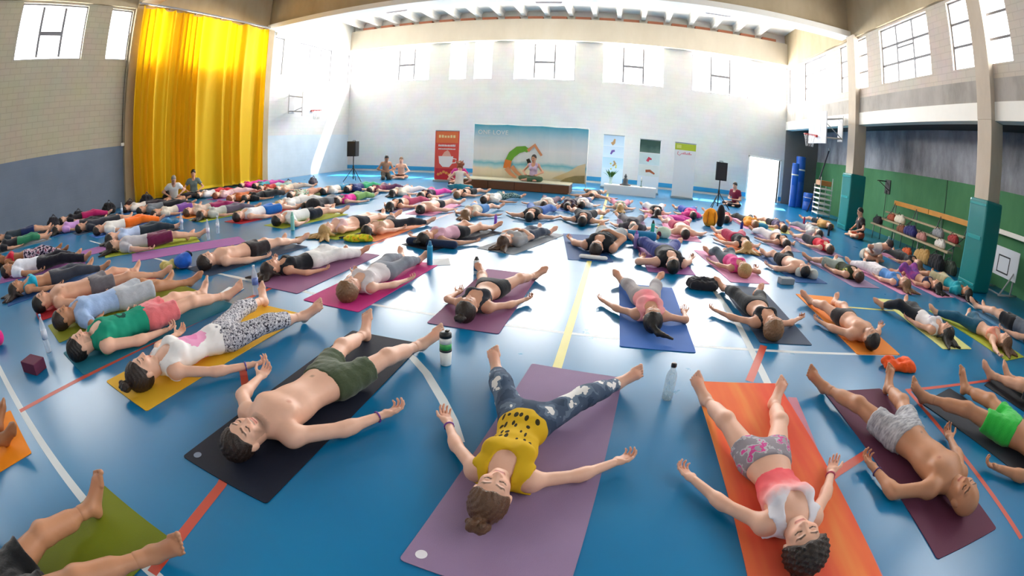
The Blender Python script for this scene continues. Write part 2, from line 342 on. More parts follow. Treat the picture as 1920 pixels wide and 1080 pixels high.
for a, b in WLf+WLb: window('x', XL, -1, a, b, ZW0, ZW1, 'H' if b-a > 2 else 'N', 'left', M_winf)
for a, b in WRn: window('x', XR, 1, a, b, ZW0, ZW1+.05, 'G' if b-a > 2 else 'N', 'right', M_winf)

# ------------------------------------------------------------------ people
# Each body is one continuous surface grown around its bones; clothes and hair are their own surfaces over it.
def nrm(v):
    v = np.asarray(v, float); return v/(np.linalg.norm(v)+1e-12)
class Grid:
    def __init__(s, lo, hi, h):
        s.h = h; s.lo = np.floor(np.asarray(lo, float)/h)*h
        n = np.ceil((np.asarray(hi, float)-s.lo)/h).astype(int)+1
        s.n = n; s.ax = [(s.lo[i]+h*np.arange(n[i])).astype(np.float32) for i in range(3)]
    def new(s, v=0.25): return np.full(tuple(s.n), v, np.float32)
    def sub(s, lo, hi):
        a = [int(max(0, math.floor((lo[i]-s.lo[i])/s.h))) for i in range(3)]; b = [int(min(s.n[i], math.ceil((hi[i]-s.lo[i])/s.h)+1)) for i in range(3)]
        if any(b[i] <= a[i] for i in range(3)): return None
        return tuple(slice(a[i], b[i]) for i in range(3))
    def xyz(s, sl): return s.ax[0][sl[0]][:, None, None], s.ax[1][sl[1]][None, :, None], s.ax[2][sl[2]][None, None, :]
def cone(a, b, r1, r2, flat=None, kf=1.0, cut=None): return ('c', np.asarray(a, float), np.asarray(b, float), r1, r2, flat, kf, cut)
def ell(c, axes, rad): return ('e', np.asarray(c, float), np.asarray(axes, float), np.asarray(rad, float))
def ball(c, r): return cone(c, c, r, r)
def prim_eval(g, p, m):
    if p[0] == 'c':
        _, a, b, r1, r2, fl_, kf, cut = p; R_ = max(r1, r2)+m
        sl = g.sub(np.minimum(a, b)-R_, np.maximum(a, b)+R_)
        if sl is None: return None, None
        X, Y, Z = g.xyz(sl); X = X-np.float32(a[0]); Y = Y-np.float32(a[1]); Z = Z-np.float32(a[2]); d = b-a; L2 = float(d@d)
        if L2 > 1e-10:
            t = np.clip((X*np.float32(d[0])+Y*np.float32(d[1])+Z*np.float32(d[2]))/np.float32(L2), 0, 1)
            qx = X-t*np.float32(d[0]); qy = Y-t*np.float32(d[1]); qz = Z-t*np.float32(d[2]); r = np.float32(r1)+t*np.float32(r2-r1)
        else: qx, qy, qz, r = X, Y, Z, np.float32(r1)
        D2 = qx*qx+qy*qy+qz*qz
        if fl_ is not None:
            w = qx*np.float32(fl_[0])+qy*np.float32(fl_[1])+qz*np.float32(fl_[2]); D2 = D2+w*w*np.float32(kf*kf-1)
        D = np.sqrt(D2)-r
        if cut is not None:
            for (cp, cn) in cut:
                D = np.maximum(D, (X-np.float32(cp[0]-a[0]))*np.float32(cn[0])+(Y-np.float32(cp[1]-a[1]))*np.float32(cn[1])+(Z-np.float32(cp[2]-a[2]))*np.float32(cn[2]))
        return sl, D
    _, c, A, rad = p; R_ = float(rad.max())+m
    sl = g.sub(c-R_, c+R_)
    if sl is None: return None, None
    X, Y, Z = g.xyz(sl); X = X-np.float32(c[0]); Y = Y-np.float32(c[1]); Z = Z-np.float32(c[2])
    k0 = 0; k1 = 0
    for i in range(3):
        q = (X*np.float32(A[i][0])+Y*np.float32(A[i][1])+Z*np.float32(A[i][2]))/np.float32(rad[i]); k0 = k0+q*q; k1 = k1+(q/np.float32(rad[i]))**2
    k0 = np.sqrt(k0); k1 = np.sqrt(k1)+1e-6
    return sl, k0*(k0-1)/k1
def smin(a, b, k):
    h = np.maximum(k-np.abs(a-b), 0)/k; return np.minimum(a, b)-h*h*(k*0.25)
def grow(g, prims, k=0.03, F=None, m=0.06, off=0.0):
    if F is None: F = g.new()
    for p in prims:
        kk = k
        if p[0] == 'k': kk = p[1]; p = p[2]
        sl, D = prim_eval(g, p, m)
        if sl is not None: F[sl] = smin(F[sl], D-off if off else D, kk)
    return F
def carve(g, F, prims, k=0.01):
    for p in prims:
        sl, D = prim_eval(g, p, 0.03)
        if sl is not None: F[sl] = -smin(-F[sl], D, k)
    return F
_EDG = []
for _a in range(3):
    for _i in (0, 1):
        for _j in (0, 1):
            c0 = [0, 0, 0]; o_ = [q for q in range(3) if q != _a]; c0[o_[0]] = _i; c0[o_[1]] = _j; c1 = list(c0); c1[_a] = 1; _EDG.append((tuple(c0), tuple(c1)))
def nets(F, g):
    S = F < 0
    if not S.any(): return None
    n = F.shape
    c = np.zeros((n[0]-1, n[1]-1, n[2]-1), np.int8)
    for i in (0, 1):
        for j in (0, 1):
            for k in (0, 1): c += S[i:n[0]-1+i, j:n[1]-1+j, k:n[2]-1+k]
    act = (c > 0) & (c < 8); I = np.argwhere(act)
    if len(I) == 0: return None
    idx = np.full(act.shape, -1, np.int32); idx[act] = np.arange(len(I), dtype=np.int32)
    pos = np.zeros((len(I), 3), np.float32); cnt = np.zeros(len(I), np.float32)
    Fc = {}
    for i in (0, 1):
        for j in (0, 1):
            for k in (0, 1): Fc[(i, j, k)] = F[I[:, 0]+i, I[:, 1]+j, I[:, 2]+k]
    for (a, b) in _EDG:
        fa, fb = Fc[a], Fc[b]; x = (fa < 0) != (fb < 0); t = np.where(x, fa/np.where(x, fa-fb, 1), 0)
        a_ = np.array(a, np.float32); d = np.array(b, np.float32)-a_
        pos += (a_[None]+d[None]*t[:, None])*x[:, None]; cnt += x
    V = g.lo.astype(np.float32)[None]+g.h*(I+pos/cnt[:, None])
    Q = []
    for a in range(3):
        o = [q for q in range(3) if q != a]
        sl0 = [slice(1, n[0]-1), slice(1, n[1]-1), slice(1, n[2]-1)]; sl0[a] = slice(0, n[a]-1); sl1 = list(sl0); sl1[a] = slice(1, n[a])
        s0 = S[tuple(sl0)]; s1 = S[tuple(sl1)]; E = np.argwhere(s0 != s1)
        if len(E) == 0: continue
        off = np.array([1, 1, 1]); off[a] = 0; E = E+off
        flip = S[E[:, 0], E[:, 1], E[:, 2]]
        def cell(du, dv):
            C = E.copy(); C[:, o[0]] -= du; C[:, o[1]] -= dv; return idx[C[:, 0], C[:, 1], C[:, 2]]
        q = np.stack([cell(1, 1), cell(0, 1), cell(0, 0), cell(1, 0)], 1)
        if a == 1: flip = ~flip
        q[~flip] = q[~flip][:, ::-1]; Q.append(q)
    Q = np.concatenate(Q); Q = Q[(Q >= 0).all(1)]
    return V, Q
def relax(V, Q, it=1):
    for _ in range(it):
        acc = np.zeros_like(V); cn = np.zeros(len(V), np.float32)
        for i in range(4):
            a = Q[:, i]; b = Q[:, (i+1) % 4]
            np.add.at(acc, a, V[b]); np.add.at(cn, a, 1); np.add.at(acc, b, V[a]); np.add.at(cn, b, 1)
        V = 0.5*V+0.5*acc/np.maximum(cn, 1)[:, None]
    return V

SKIN_MAT = bpy.data.materials.new('skin'); SKIN_MAT.use_nodes = True
nt, N, p = nodes_of(SKIN_MAT)
at_ = N.new('ShaderNodeAttribute'); at_.attribute_name = 'Col'; nz = N.new('ShaderNodeTexNoise'); nz.inputs['Scale'].default_value = 14; nz.inputs['Detail'].default_value = 4
tc = N.new('ShaderNodeTexCoord'); nt.links.new(tc.outputs['Object'], nz.inputs['Vector'])
hs = N.new('ShaderNodeHueSaturation'); mr = N.new('ShaderNodeMapRange'); mr.inputs['To Min'].default_value = 0.9; mr.inputs['To Max'].default_value = 1.08
nt.links.new(nz.outputs['Fac'], mr.inputs['Value']); nt.links.new(mr.outputs[0], hs.inputs['Value']); nt.links.new(at_.outputs['Color'], hs.inputs['Color'])
nt.links.new(hs.outputs[0], p.inputs['Base Color']); p.inputs['Roughness'].default_value = 0.48; p.inputs['Specular IOR Level'].default_value = 0.4
SKINS = dict(fair='e6b59c', mid='d5a084', tan='bc8665', brown='98643f', dark='643c28', pink='e0a990')
HAIRS = dict(black='17110f', dark='2a1c16', brown='4a3122', chest='5f3f29', lbrown='7d5a3b', blond='b8935c', fairblond='cdb07c', grey='8d8781', red='8a4526')
def hair_mat(c):
    return mat('hair_'+c, HAIRS[c], 0.45, 0.35, 60, 0.5, 160, spec=0.5)
def fabric(name, c, var=0.1, scale=12.0):
    return mat('cloth_'+name, c, 0.85, var, scale, 0.35, 55, spec=0.2, sheen=0.2)
PATTERNS = {}
def pattern(name, stops, scale=18.0, interp='CONSTANT', kind='noise', stretch=(1, 1, 1)):
    m = bpy.data.materials.new('cloth_'+name); m.use_nodes = True; nt, N, p = nodes_of(m)
    tc = N.new('ShaderNodeTexCoord'); mp = N.new('ShaderNodeMapping'); mp.inputs['Scale'].default_value = stretch; nt.links.new(tc.outputs['Object'], mp.inputs[0])
    if kind == 'noise': t = N.new('ShaderNodeTexNoise'); t.inputs['Scale'].default_value = scale; t.inputs['Detail'].default_value = 3; o = t.outputs['Fac']
    elif kind == 'voronoi': t = N.new('ShaderNodeTexVoronoi'); t.inputs['Scale'].default_value = scale; o = t.outputs['Distance']
    else: t = N.new('ShaderNodeTexWave'); t.inputs['Scale'].default_value = scale; t.inputs['Distortion'].default_value = 0.4; o = t.outputs['Fac']
    nt.links.new(mp.outputs[0], t.inputs['Vector']); r = ramp(nt, o, stops, interp); nt.links.new(r.outputs[0], p.inputs['Base Color']); p.inputs['Roughness'].default_value = 0.8; p.inputs['Specular IOR Level'].default_value = 0.2
    PATTERNS[name] = m; return m
pattern('star_leggings', [(0, '34445a'), (0.42, '46566c'), (0.53, '66768a'), (0.60, 'e8e6e4')], 7)
pattern('paisley', [(0, '3a3842'), (0.42, '8a8a98'), (0.47, 'dcdae0'), (0.53, '6a6a78'), (0.58, 'e2e0e4')], 58)
pattern('mustard_print', [(0, '2f2a14'), (0.355, 'c9a21c'), (0.5, 'd3ad24')], 13)
pattern('coral_fade', [(0.0, 'd4434e'), (0.35, 'ec7a7a'), (0.62, 'f0b3b0'), (1, 'f1e6e6')], 2.2, 'LINEAR')
pattern('grey_marl', [(0.3, '84838a'), (0.5, 'a8a8ae'), (0.7, 'c6c6cb')], 22, 'LINEAR', 'noise', (1, 3, 1))
pattern('magenta_grey', [(0, '8f8890'), (0.5, 'b4afb6'), (0.56, 'd04a93'), (0.62, 'a09aa2')], 14)
pattern('pink_stripe', [(0, 'e8808a'), (0.5, 'f0a3a6')], 5, 'LINEAR', 'wave', (0.2, 6, 1))
pattern('olive_stripe', [(0, '2c3323'), (0.5, '49583a'), (0.62, 'c8c66a'), (0.72, '3a442c')], 3, 'CONSTANT', 'wave', (0.2, 5, 1))
pattern('violet_tie', [(0.3, '5b3d86'), (0.5, '8a4b9a'), (0.7, 'd0579a')], 6, 'LINEAR')
pattern('flower', [(0, '2c2433'), (0.45, '6d5a78'), (0.5, 'd9c8d4'), (0.58, '8a4a60')], 18)
pattern('sage_print', [(0, '8fae96'), (0.48, 'd7dfd2'), (0.56, 'b07a6a')], 16)
pattern('check_leg', [(0, '2e4a4c'), (0.5, '9fb6ae'), (0.56, '3f6467')], 20)

def emblem(name, c, spots, rough=.85):
    """plain cloth with printed ovals on the chest: (x, y, rx, ry, colour), metres from the hips"""
    m = bpy.data.materials.new('cloth_'+name); m.use_nodes = True; nt, N, p = nodes_of(m); tc = N.new('ShaderNodeTexCoord'); prev = None
    nz = N.new('ShaderNodeTexNoise'); nz.inputs['Scale'].default_value = 25; nt.links.new(tc.outputs['Object'], nz.inputs['Vector'])
    for (x, y, rx, ry, col) in spots:
        mp = N.new('ShaderNodeMapping'); mp.inputs['Location'].default_value = (-x/rx, -y/ry, 0); mp.inputs['Scale'].default_value = (1/rx, 1/ry, 0); nt.links.new(tc.outputs['Object'], mp.inputs[0])
        ln = N.new('ShaderNodeVectorMath'); ln.operation = 'LENGTH'; nt.links.new(mp.outputs[0], ln.inputs[0])
        ad = N.new('ShaderNodeMath'); ad.operation = 'MULTIPLY_ADD'; ad.inputs[1].default_value = .5; nt.links.new(nz.outputs['Fac'], ad.inputs[0]); nt.links.new(ln.outputs['Value'], ad.inputs[2])
        lt_ = N.new('ShaderNodeMath'); lt_.operation = 'LESS_THAN'; lt_.inputs[1].default_value = 1.22; nt.links.new(ad.outputs[0], lt_.inputs[0])
        mx = N.new('ShaderNodeMix'); mx.data_type = 'RGBA'; mx.inputs[7].default_value = lin(col)+(1,); nt.links.new(lt_.outputs[0], mx.inputs[0])
        if prev is None: mx.inputs[6].default_value = lin(c)+(1,)
        else: nt.links.new(prev, mx.inputs[6])
        prev = mx.outputs[2]
    nt.links.new(prev, p.inputs['Base Color']); p.inputs['Roughness'].default_value = rough; p.inputs['Specular IOR Level'].default_value = .2; PATTERNS[name] = m
emblem('white_pink_disc', 'efecec', [(0.0, .30, .115, .13, 'f0a4ca'), (.0, .30, .06, .05, 'ea8cbc')])
emblem('teal_emblem', '1f9277', [(0.0, .32, .085, .065, '14463f'), (0.0, .32, .04, .028, '1f9277')])
emblem('white_violet_print', 'e6e2e4', [(0.0, .30, .09, .05, '9a78a8'), (.02, .31, .05, .02, 'e6e2e4')])
emblem('black_grey_print', '20242a', [(0.0, .27, .10, .06, '8d9694')])
_q = random.Random(5)
emblem('mustard_letters', 'd0a81f', [(x_*.034+_q.uniform(-.008, .008), y_+_q.uniform(-.012, .012), _q.uniform(.006, .013), _q.uniform(.012, .026), '2d2810') for y_ in (.10, .17, .24, .30) for x_ in (-2.6, -1.6, -.7, .3, 1.2, 2.1, 2.9) if _q.random() < .8])
m = bpy.data.materials.new('cloth_coral_to_white'); m.use_nodes = True; nt, N, p = nodes_of(m); tc = N.new('ShaderNodeTexCoord'); sx = N.new('ShaderNodeSeparateXYZ'); nt.links.new(tc.outputs['Object'], sx.inputs[0])
mr = N.new('ShaderNodeMapRange'); mr.inputs['From Min'].default_value = .18; mr.inputs['From Max'].default_value = .56; nt.links.new(sx.outputs[1], mr.inputs['Value'])
nz = N.new('ShaderNodeTexNoise'); nz.inputs['Scale'].default_value = 30; nt.links.new(tc.outputs['Object'], nz.inputs['Vector']); ad = N.new('ShaderNodeMath'); ad.operation = 'MULTIPLY_ADD'; ad.inputs[1].default_value = .15; nt.links.new(nz.outputs['Fac'], ad.inputs[0]); nt.links.new(mr.outputs[0], ad.inputs[2])
r = ramp(nt, ad.outputs[0], [(0.0, 'd9404c'), (.35, 'e8646a'), (.6, 'efb0b0'), (.75, 'e6e2ea'), (1, 'dfdfea')]); nt.links.new(r.outputs[0], p.inputs['Base Color']); p.inputs['Roughness'].default_value = .85; PATTERNS['coral_to_white'] = m

def head_prims(J, sex, fine):
    c, hx, hy, hz, s = J['head'], J['hx'], J['hy'], J['hz'], J['hs']
    A = np.array([hx, hy, hz])
    P = lambda x, y, z: c+(hx*x+hy*y+hz*z)*s
    fm = sex == 'f'
    out = [('k', .03, ell(P(0, .022, -.012), A, np.array((.072, .096, .093))*s)), ('k', .045, ell(P(0, -.042, .022), A, np.array((.055 if fm else .059, .076, .064))*s)),
           ('k', .03, cone(P(-.014, -.104, .052), P(.014, -.104, .052), .017*s, .017*s))]
    if fine:
        out += [('k', .02, cone(P(-.034, .026, .066), P(.034, .026, .066), .014*s, .014*s)),
                ('k', .014, cone(P(0, .012, .080), P(0, -.032, .100), .0075*s, .0105*s)), ('k', .008, ball(P(-.0115, -.036, .090), .0075*s)), ('k', .008, ball(P(.0115, -.036, .090), .0075*s)),
                ('k', .03, ball(P(-.04, -.022, .056), .019*s)), ('k', .03, ball(P(.04, -.022, .056), .019*s))]
        for e in (-1, 1): out.append(('k', .01, ell(P(.075*e, -.012, -.008), A, np.array((.010, .031, .019))*s)))
    else:
        out += [('k', .012, cone(P(0, .01, .080), P(0, -.034, .098), .009*s, .013*s))]
        for e in (-1, 1): out.append(('k', .01, ell(P(.075*e, -.012, -.008), A, np.array((.014, .03, .02))*s)))
    return out, P
def body_prims(J, sex, build, lod):
    """bones to flesh; lod 0 near, 1 middle, 2 far"""
    f, l, t = J['f'], J['l'], J['t']; st = J['st']; k = (.4+.6*st/1.72)*build
    fm = sex == 'f'
    hip, ch, nb = J['hip'], J['chest'], J['neck']
    wc, wa, wp = ((.128, .108, .142) if fm else (.152, .128, .136))
    T = [cone(ch+t*.02*k, ch-t*.13*k, wc*k, (wc-.014)*k, f, 1.36), cone(ch-t*.12*k, hip+t*.08*k, wa*k, wa*k, f, 1.32), cone(hip+t*.06*k, hip-t*.02*k, wp*k, wp*k*.97, f, 1.34)]
    if fm:
        for e in (-1, 1): T.append(('k', .04, ell(ch+l*e*.068*k-t*.03*k+f*.072*k, np.array([l, t, f]), np.array((.062, .062, .052))*k)))
    else:
        for e in (-1, 1): T.append(('k', .05, ell(ch+l*e*.07*k-t*.005*k+f*.062*k, np.array([l, t, f]), np.array((.078, .062, .045))*k)))
    for e in (0, 1):
        sh = J['sh'][e]
        T.append(('k', .05, cone(sh, nb-t*.03*k, .050*k, .05*k))); T.append(('k', .05, ball(sh, (.052 if fm else .062)*k)))
    T.append(('k', .04, cone(nb-t*.05*k, nb+(J['head']-nb)*.35, .058*k, (.046 if fm else .054)*k)))
    legs = []; arms = []; fine = []
    for e in (0, 1):
        hp, kn, an = J['hp'][e], J['kn'][e], J['an'][e]; d = nrm(an-kn); th = nrm(kn-hp)
        rt = (.088 if fm else .086)*k
        legs += [('k', .05, cone(hp-th*.01, kn, rt, .054*k)), ('k', .03, ball(kn+J['kf'][e]*.008, .053*k)), ('k', .04, cone(kn+d*.04*k-J['kf'][e]*.008*k, kn+d*.20*k-J['kf'][e]*.012*k, .050*k, .050*k)), ('k', .04, cone(kn, an, .048*k, .033*k))]
        sh, el_, wr = J['sh'][e], J['el'][e], J['wr'][e]
        ra = .043 if fm else .051
        arms += [('k', .04, cone(sh, el_, ra*k, (ra-.008)*k)), ('k', .03, cone(el_, wr, (ra-.008)*k, .025*k)), ('k', .03, ball(el_+(wr-el_)*.20, (ra-.009)*k))]
    return T, legs, arms
def foot_prims(J, e, lod):
    an, d, up = J['an'][e], J['ld'][e], J['fd'][e]    # leg direction, direction of the toes
    s = (.4+.6*J['st']/1.72)*1.12; sn = nrm(d-up*(d@up)); la = nrm(np.cross(up, sn))
    back = nrm(-up)
    heel = an+back*.028*s+d*.034*s; bl = an+up*.125*s+sn*.040*s
    o = [('k', .03, cone(J['kn'][e]+(an-J['kn'][e])*.8, an, .036*s, .033*s)), ('k', .03, cone(an, heel, .032*s, .031*s)), ('k', .03, cone(heel, bl, .029*s, .036*s, sn, 1.35)), ('k', .03, cone(an+up*.01, bl-sn*.006, .032*s, .026*s))]
    if lod == 0:
        for i in range(5):
            q = (-.034+.017*i)*J['big'][e]; ln = (.062, .060, .054, .046, .038)[i]*s; r = (.0135, .0095, .009, .0085, .008)[i]*s
            b0 = bl+la*q*s*1.0; o.append(('k', .007, cone(b0, b0+up*ln*.7-sn*.006, r*1.1, r*.9))); o.append(('k', .004, ball(b0+up*ln-sn*.004, r)))
    else: o.append(('k', .02, cone(bl-la*.018*s, bl+up*.042*s, .026*s, .020*s, sn, 1.6))); o.append(('k', .02, cone(bl+la*.018*s, bl+up*.042*s, .026*s, .020*s, sn, 1.6)))
    return o
def hand_prims(J, e, lod):
    wr, d, up = J['wr'][e], J['hd'][e], J['hn'][e]; s = (.4+.6*J['st']/1.72)*(.95 if J['sex'] == 'f' else 1.02)
    lat = nrm(np.cross(d, up))*J['th'][e]             # towards the thumb
    el_ = J['el'][e]
    o = [('k', .02, cone(wr+(el_-wr)*.16, wr+d*.012, .027*s, .025*s, up, 1.15)), ('k', .02, cone(wr+d*.022*s, wr+d*.075*s, .034*s, .037*s, up, 2.3))]
    if lod == 2:
        o += [('k', .02, cone(wr+d*.08*s, wr+d*.14*s+up*.03*s, .030*s, .022*s, up, 1.8)), ('k', .02, cone(wr+d*.03*s+lat*.03*s, wr+d*.08*s+lat*.055*s+up*.015, .014*s, .012*s))]; return o
    o += [('k', .02, ball(wr+d*.035*s+lat*.022*s+up*.006, .020*s)), ('k', .02, ball(wr+d*.035*s-lat*.020*s+up*.004, .016*s))]
    ln = [(.040, .025, .020), (.044, .029, .022), (.041, .027, .021), (.032, .021, .018)]
    for i in range(4):
        q = .0285-.019*i; b0 = wr+d*(.086-.004*abs(i-1))*s+lat*q*s; cl = J['curl'][e]*(1+.12*i); r = (.0088, .0090, .0086, .0078)[i]*s
        sp = nrm(d+lat*(.10-.07*i)); a = .3*cl
        for L_ in ln[i]:
            v = sp*math.cos(a)+up*math.sin(a); b1 = b0+v*L_*s; o.append(('k', .005, cone(b0, b1, r, r*.93))); b0 = b1; r *= .93; a += .62*cl
    b0 = wr+d*.030*s+lat*.030*s+up*.006; v = nrm(d*.62+lat*.70+up*.30); b1 = b0+v*.040*s; o.append(('k', .010, cone(b0, b1, .0125*s, .0100*s)))
    v2 = nrm(d*.85+lat*.22+up*.45); b2 = b1+v2*.032*s; o.append(('k', .005, cone(b1, b2, .0100*s, .0085*s)))
    return o
def colour(V, J, P, skin, opts, headonly=None):
    base = np.array(lin(SKINS.get(skin, skin))); n = len(V); C = np.tile(base, (n, 1)).astype(np.float32)
    def blend(w, col):
        w = np.clip(w, 0, 1)[:, None]; C[:] = C*(1-w)+np.array(col)[None]*w
    red = base*np.array((1.02, .78, .74))
    for e in (0, 1):
        for q, r in ((J['kn'][e], .07), (J['el'][e], .05), (J['an'][e]+J['fd'][e]*.14, .09), (J['wr'][e]+J['hd'][e]*.10, .09)):
            blend(.55*(1-np.linalg.norm(V-q, axis=1)/r), red)
    def seg(a, b):
        d = b-a; t = np.clip(((V-a)@d)/(d@d+1e-12), 0, 1); return np.linalg.norm(V-a-t[:, None]*d, axis=1)
    near = np.linalg.norm(V-J['head'], axis=1) < .2
    if near.any():
        s = J['hs']; hc = np.array(lin(HAIRS.get(opts.get('hairc', 'dark'), '2a1c16')))
        Q = (V-J['head'])/s; Q = np.stack([Q@J['hx'], Q@J['hy'], Q@J['hz']], 1); front = (Q[:, 2] > .025) & (np.abs(Q[:, 1]) < .13) & (np.abs(Q[:, 0]) < .08)
        def fseg(a, b):
            a = np.array(a+(0,)); b = np.array(b+(0,)); W_ = np.stack([Q[:, 0], Q[:, 1], 0*Q[:, 2]], 1); d = b-a; t_ = np.clip(((W_-a)@d)/(d@d+1e-12), 0, 1)
            return np.where(front, np.linalg.norm(W_-a-t_[:, None]*d, axis=1), 9.0)
        for e in (-1, 1): blend(.5*(1-fseg((.045*e, -.03), (.03*e, -.035))/.028), red)
        blend(.4*(1-fseg((0, -.03), (0, -.036))/.016), red)
        lip = base*np.array((.84, .46, .46))
        blend(1.6*(1-fseg((-.020, -.069), (.020, -.069))/.0095), lip); blend(1.6*(1-fseg((-.016, -.079), (.016, -.079))/.0095), lip)
        blend(1.5*(1-fseg((-.022, -.0735), (.022, -.0735))/.0042), lip*.4)
        if opts.get('beard'):
            w = 1.5*(1-fseg((-.034, -.100), (.034, -.100))/.040); w2 = 1.2*(1-fseg((-.024, -.056), (.024, -.056))/.0095); w3 = np.maximum(1-fseg((-.055, -.03), (-.05, -.10))/.018, 1-fseg((.055, -.03), (.05, -.10))/.018)
            lipd = np.clip(fseg((-.018, -.074), (.018, -.074))/.014, 0, 1)**2
            blend(np.maximum(np.maximum(w, w2), w3)*.6*lipd, hc*.8+base*.15)
        for e in (-1, 1):
            blend(1.7*(1-fseg((.015*e, .024), (.034*e, .030))/.0075), hc*.6+base*.12); blend(1.7*(1-fseg((.034*e, .030), (.047*e, .024))/.0065), hc*.6+base*.12)
            blend(1.7*(1-fseg((.018*e, -.006), (.032*e, -.010))/.0045), hc*.35); blend(1.7*(1-fseg((.032*e, -.010), (.045*e, -.005))/.0045), hc*.35)
            blend(.4*(1-fseg((.024*e, .008), (.040*e, .008))/.015), base*np.array((.72, .58, .56)))
            blend(1.2*(1-fseg((.009*e, -.043), (.006*e, -.043))/.0050), base*.35)
    if opts.get('bare'):
        k = J['st']/1.72; a = base*np.array((.72, .52, .48))
        for e in (-1, 1):
            q = J['chest']+J['l']*e*.088*k-J['t']*.035*k+J['f']*.105*k; dd = V-q; dd = dd-np.outer(dd@J['f'], J['f'])*.7
            blend(2.0*(1-np.linalg.norm(dd, axis=1)/.021), a)
        q = J['hip']+J['t']*.14*k+J['f']*.095*k; dd = V-q; dd = dd-np.outer(dd@J['f'], J['f'])*.7; blend(1.3*(1-np.linalg.norm(dd, axis=1)/.016), base*.35)
    return C
def clamp_floor(g, F, z=0.0):
    Z = g.ax[2][None, None, :]; return np.maximum(F, np.float32(z)-Z)
def put(name, parts, m, parent, C=None):
    V = []; Q = []; b = 0
    for v, q in parts: V.append(v); Q.append(q+b); b += len(v)
    V = np.concatenate(V); Q = np.concatenate(Q)
    o = quadmesh(name, V, Q, m, parent)
    if C is not None:
        a = o.data.attributes.new('Col', 'FLOAT_COLOR', 'POINT'); a.data.foreach_set('color', np.concatenate([C(V), np.ones((len(V), 1))], 1).astype(np.float32).ravel())
    return o
def cloth_mat(c):
    if c in PATTERNS: return PATTERNS[c]
    return fabric(c, c)
def ripple(g, F, amp, seed, J):
    X = g.ax[0][:, None, None]; Y = g.ax[1][None, :, None]; Z = g.ax[2][None, None, :]
    s = seed*1.7
    return F+np.float32(amp)*(np.sin(62*Y+22*X+s+2*np.sin(21*X+s))*np.sin(38*X-17*Y+s*.5)+.6*np.sin(95*X+30*Z+s)*np.sin(41*Y+s))
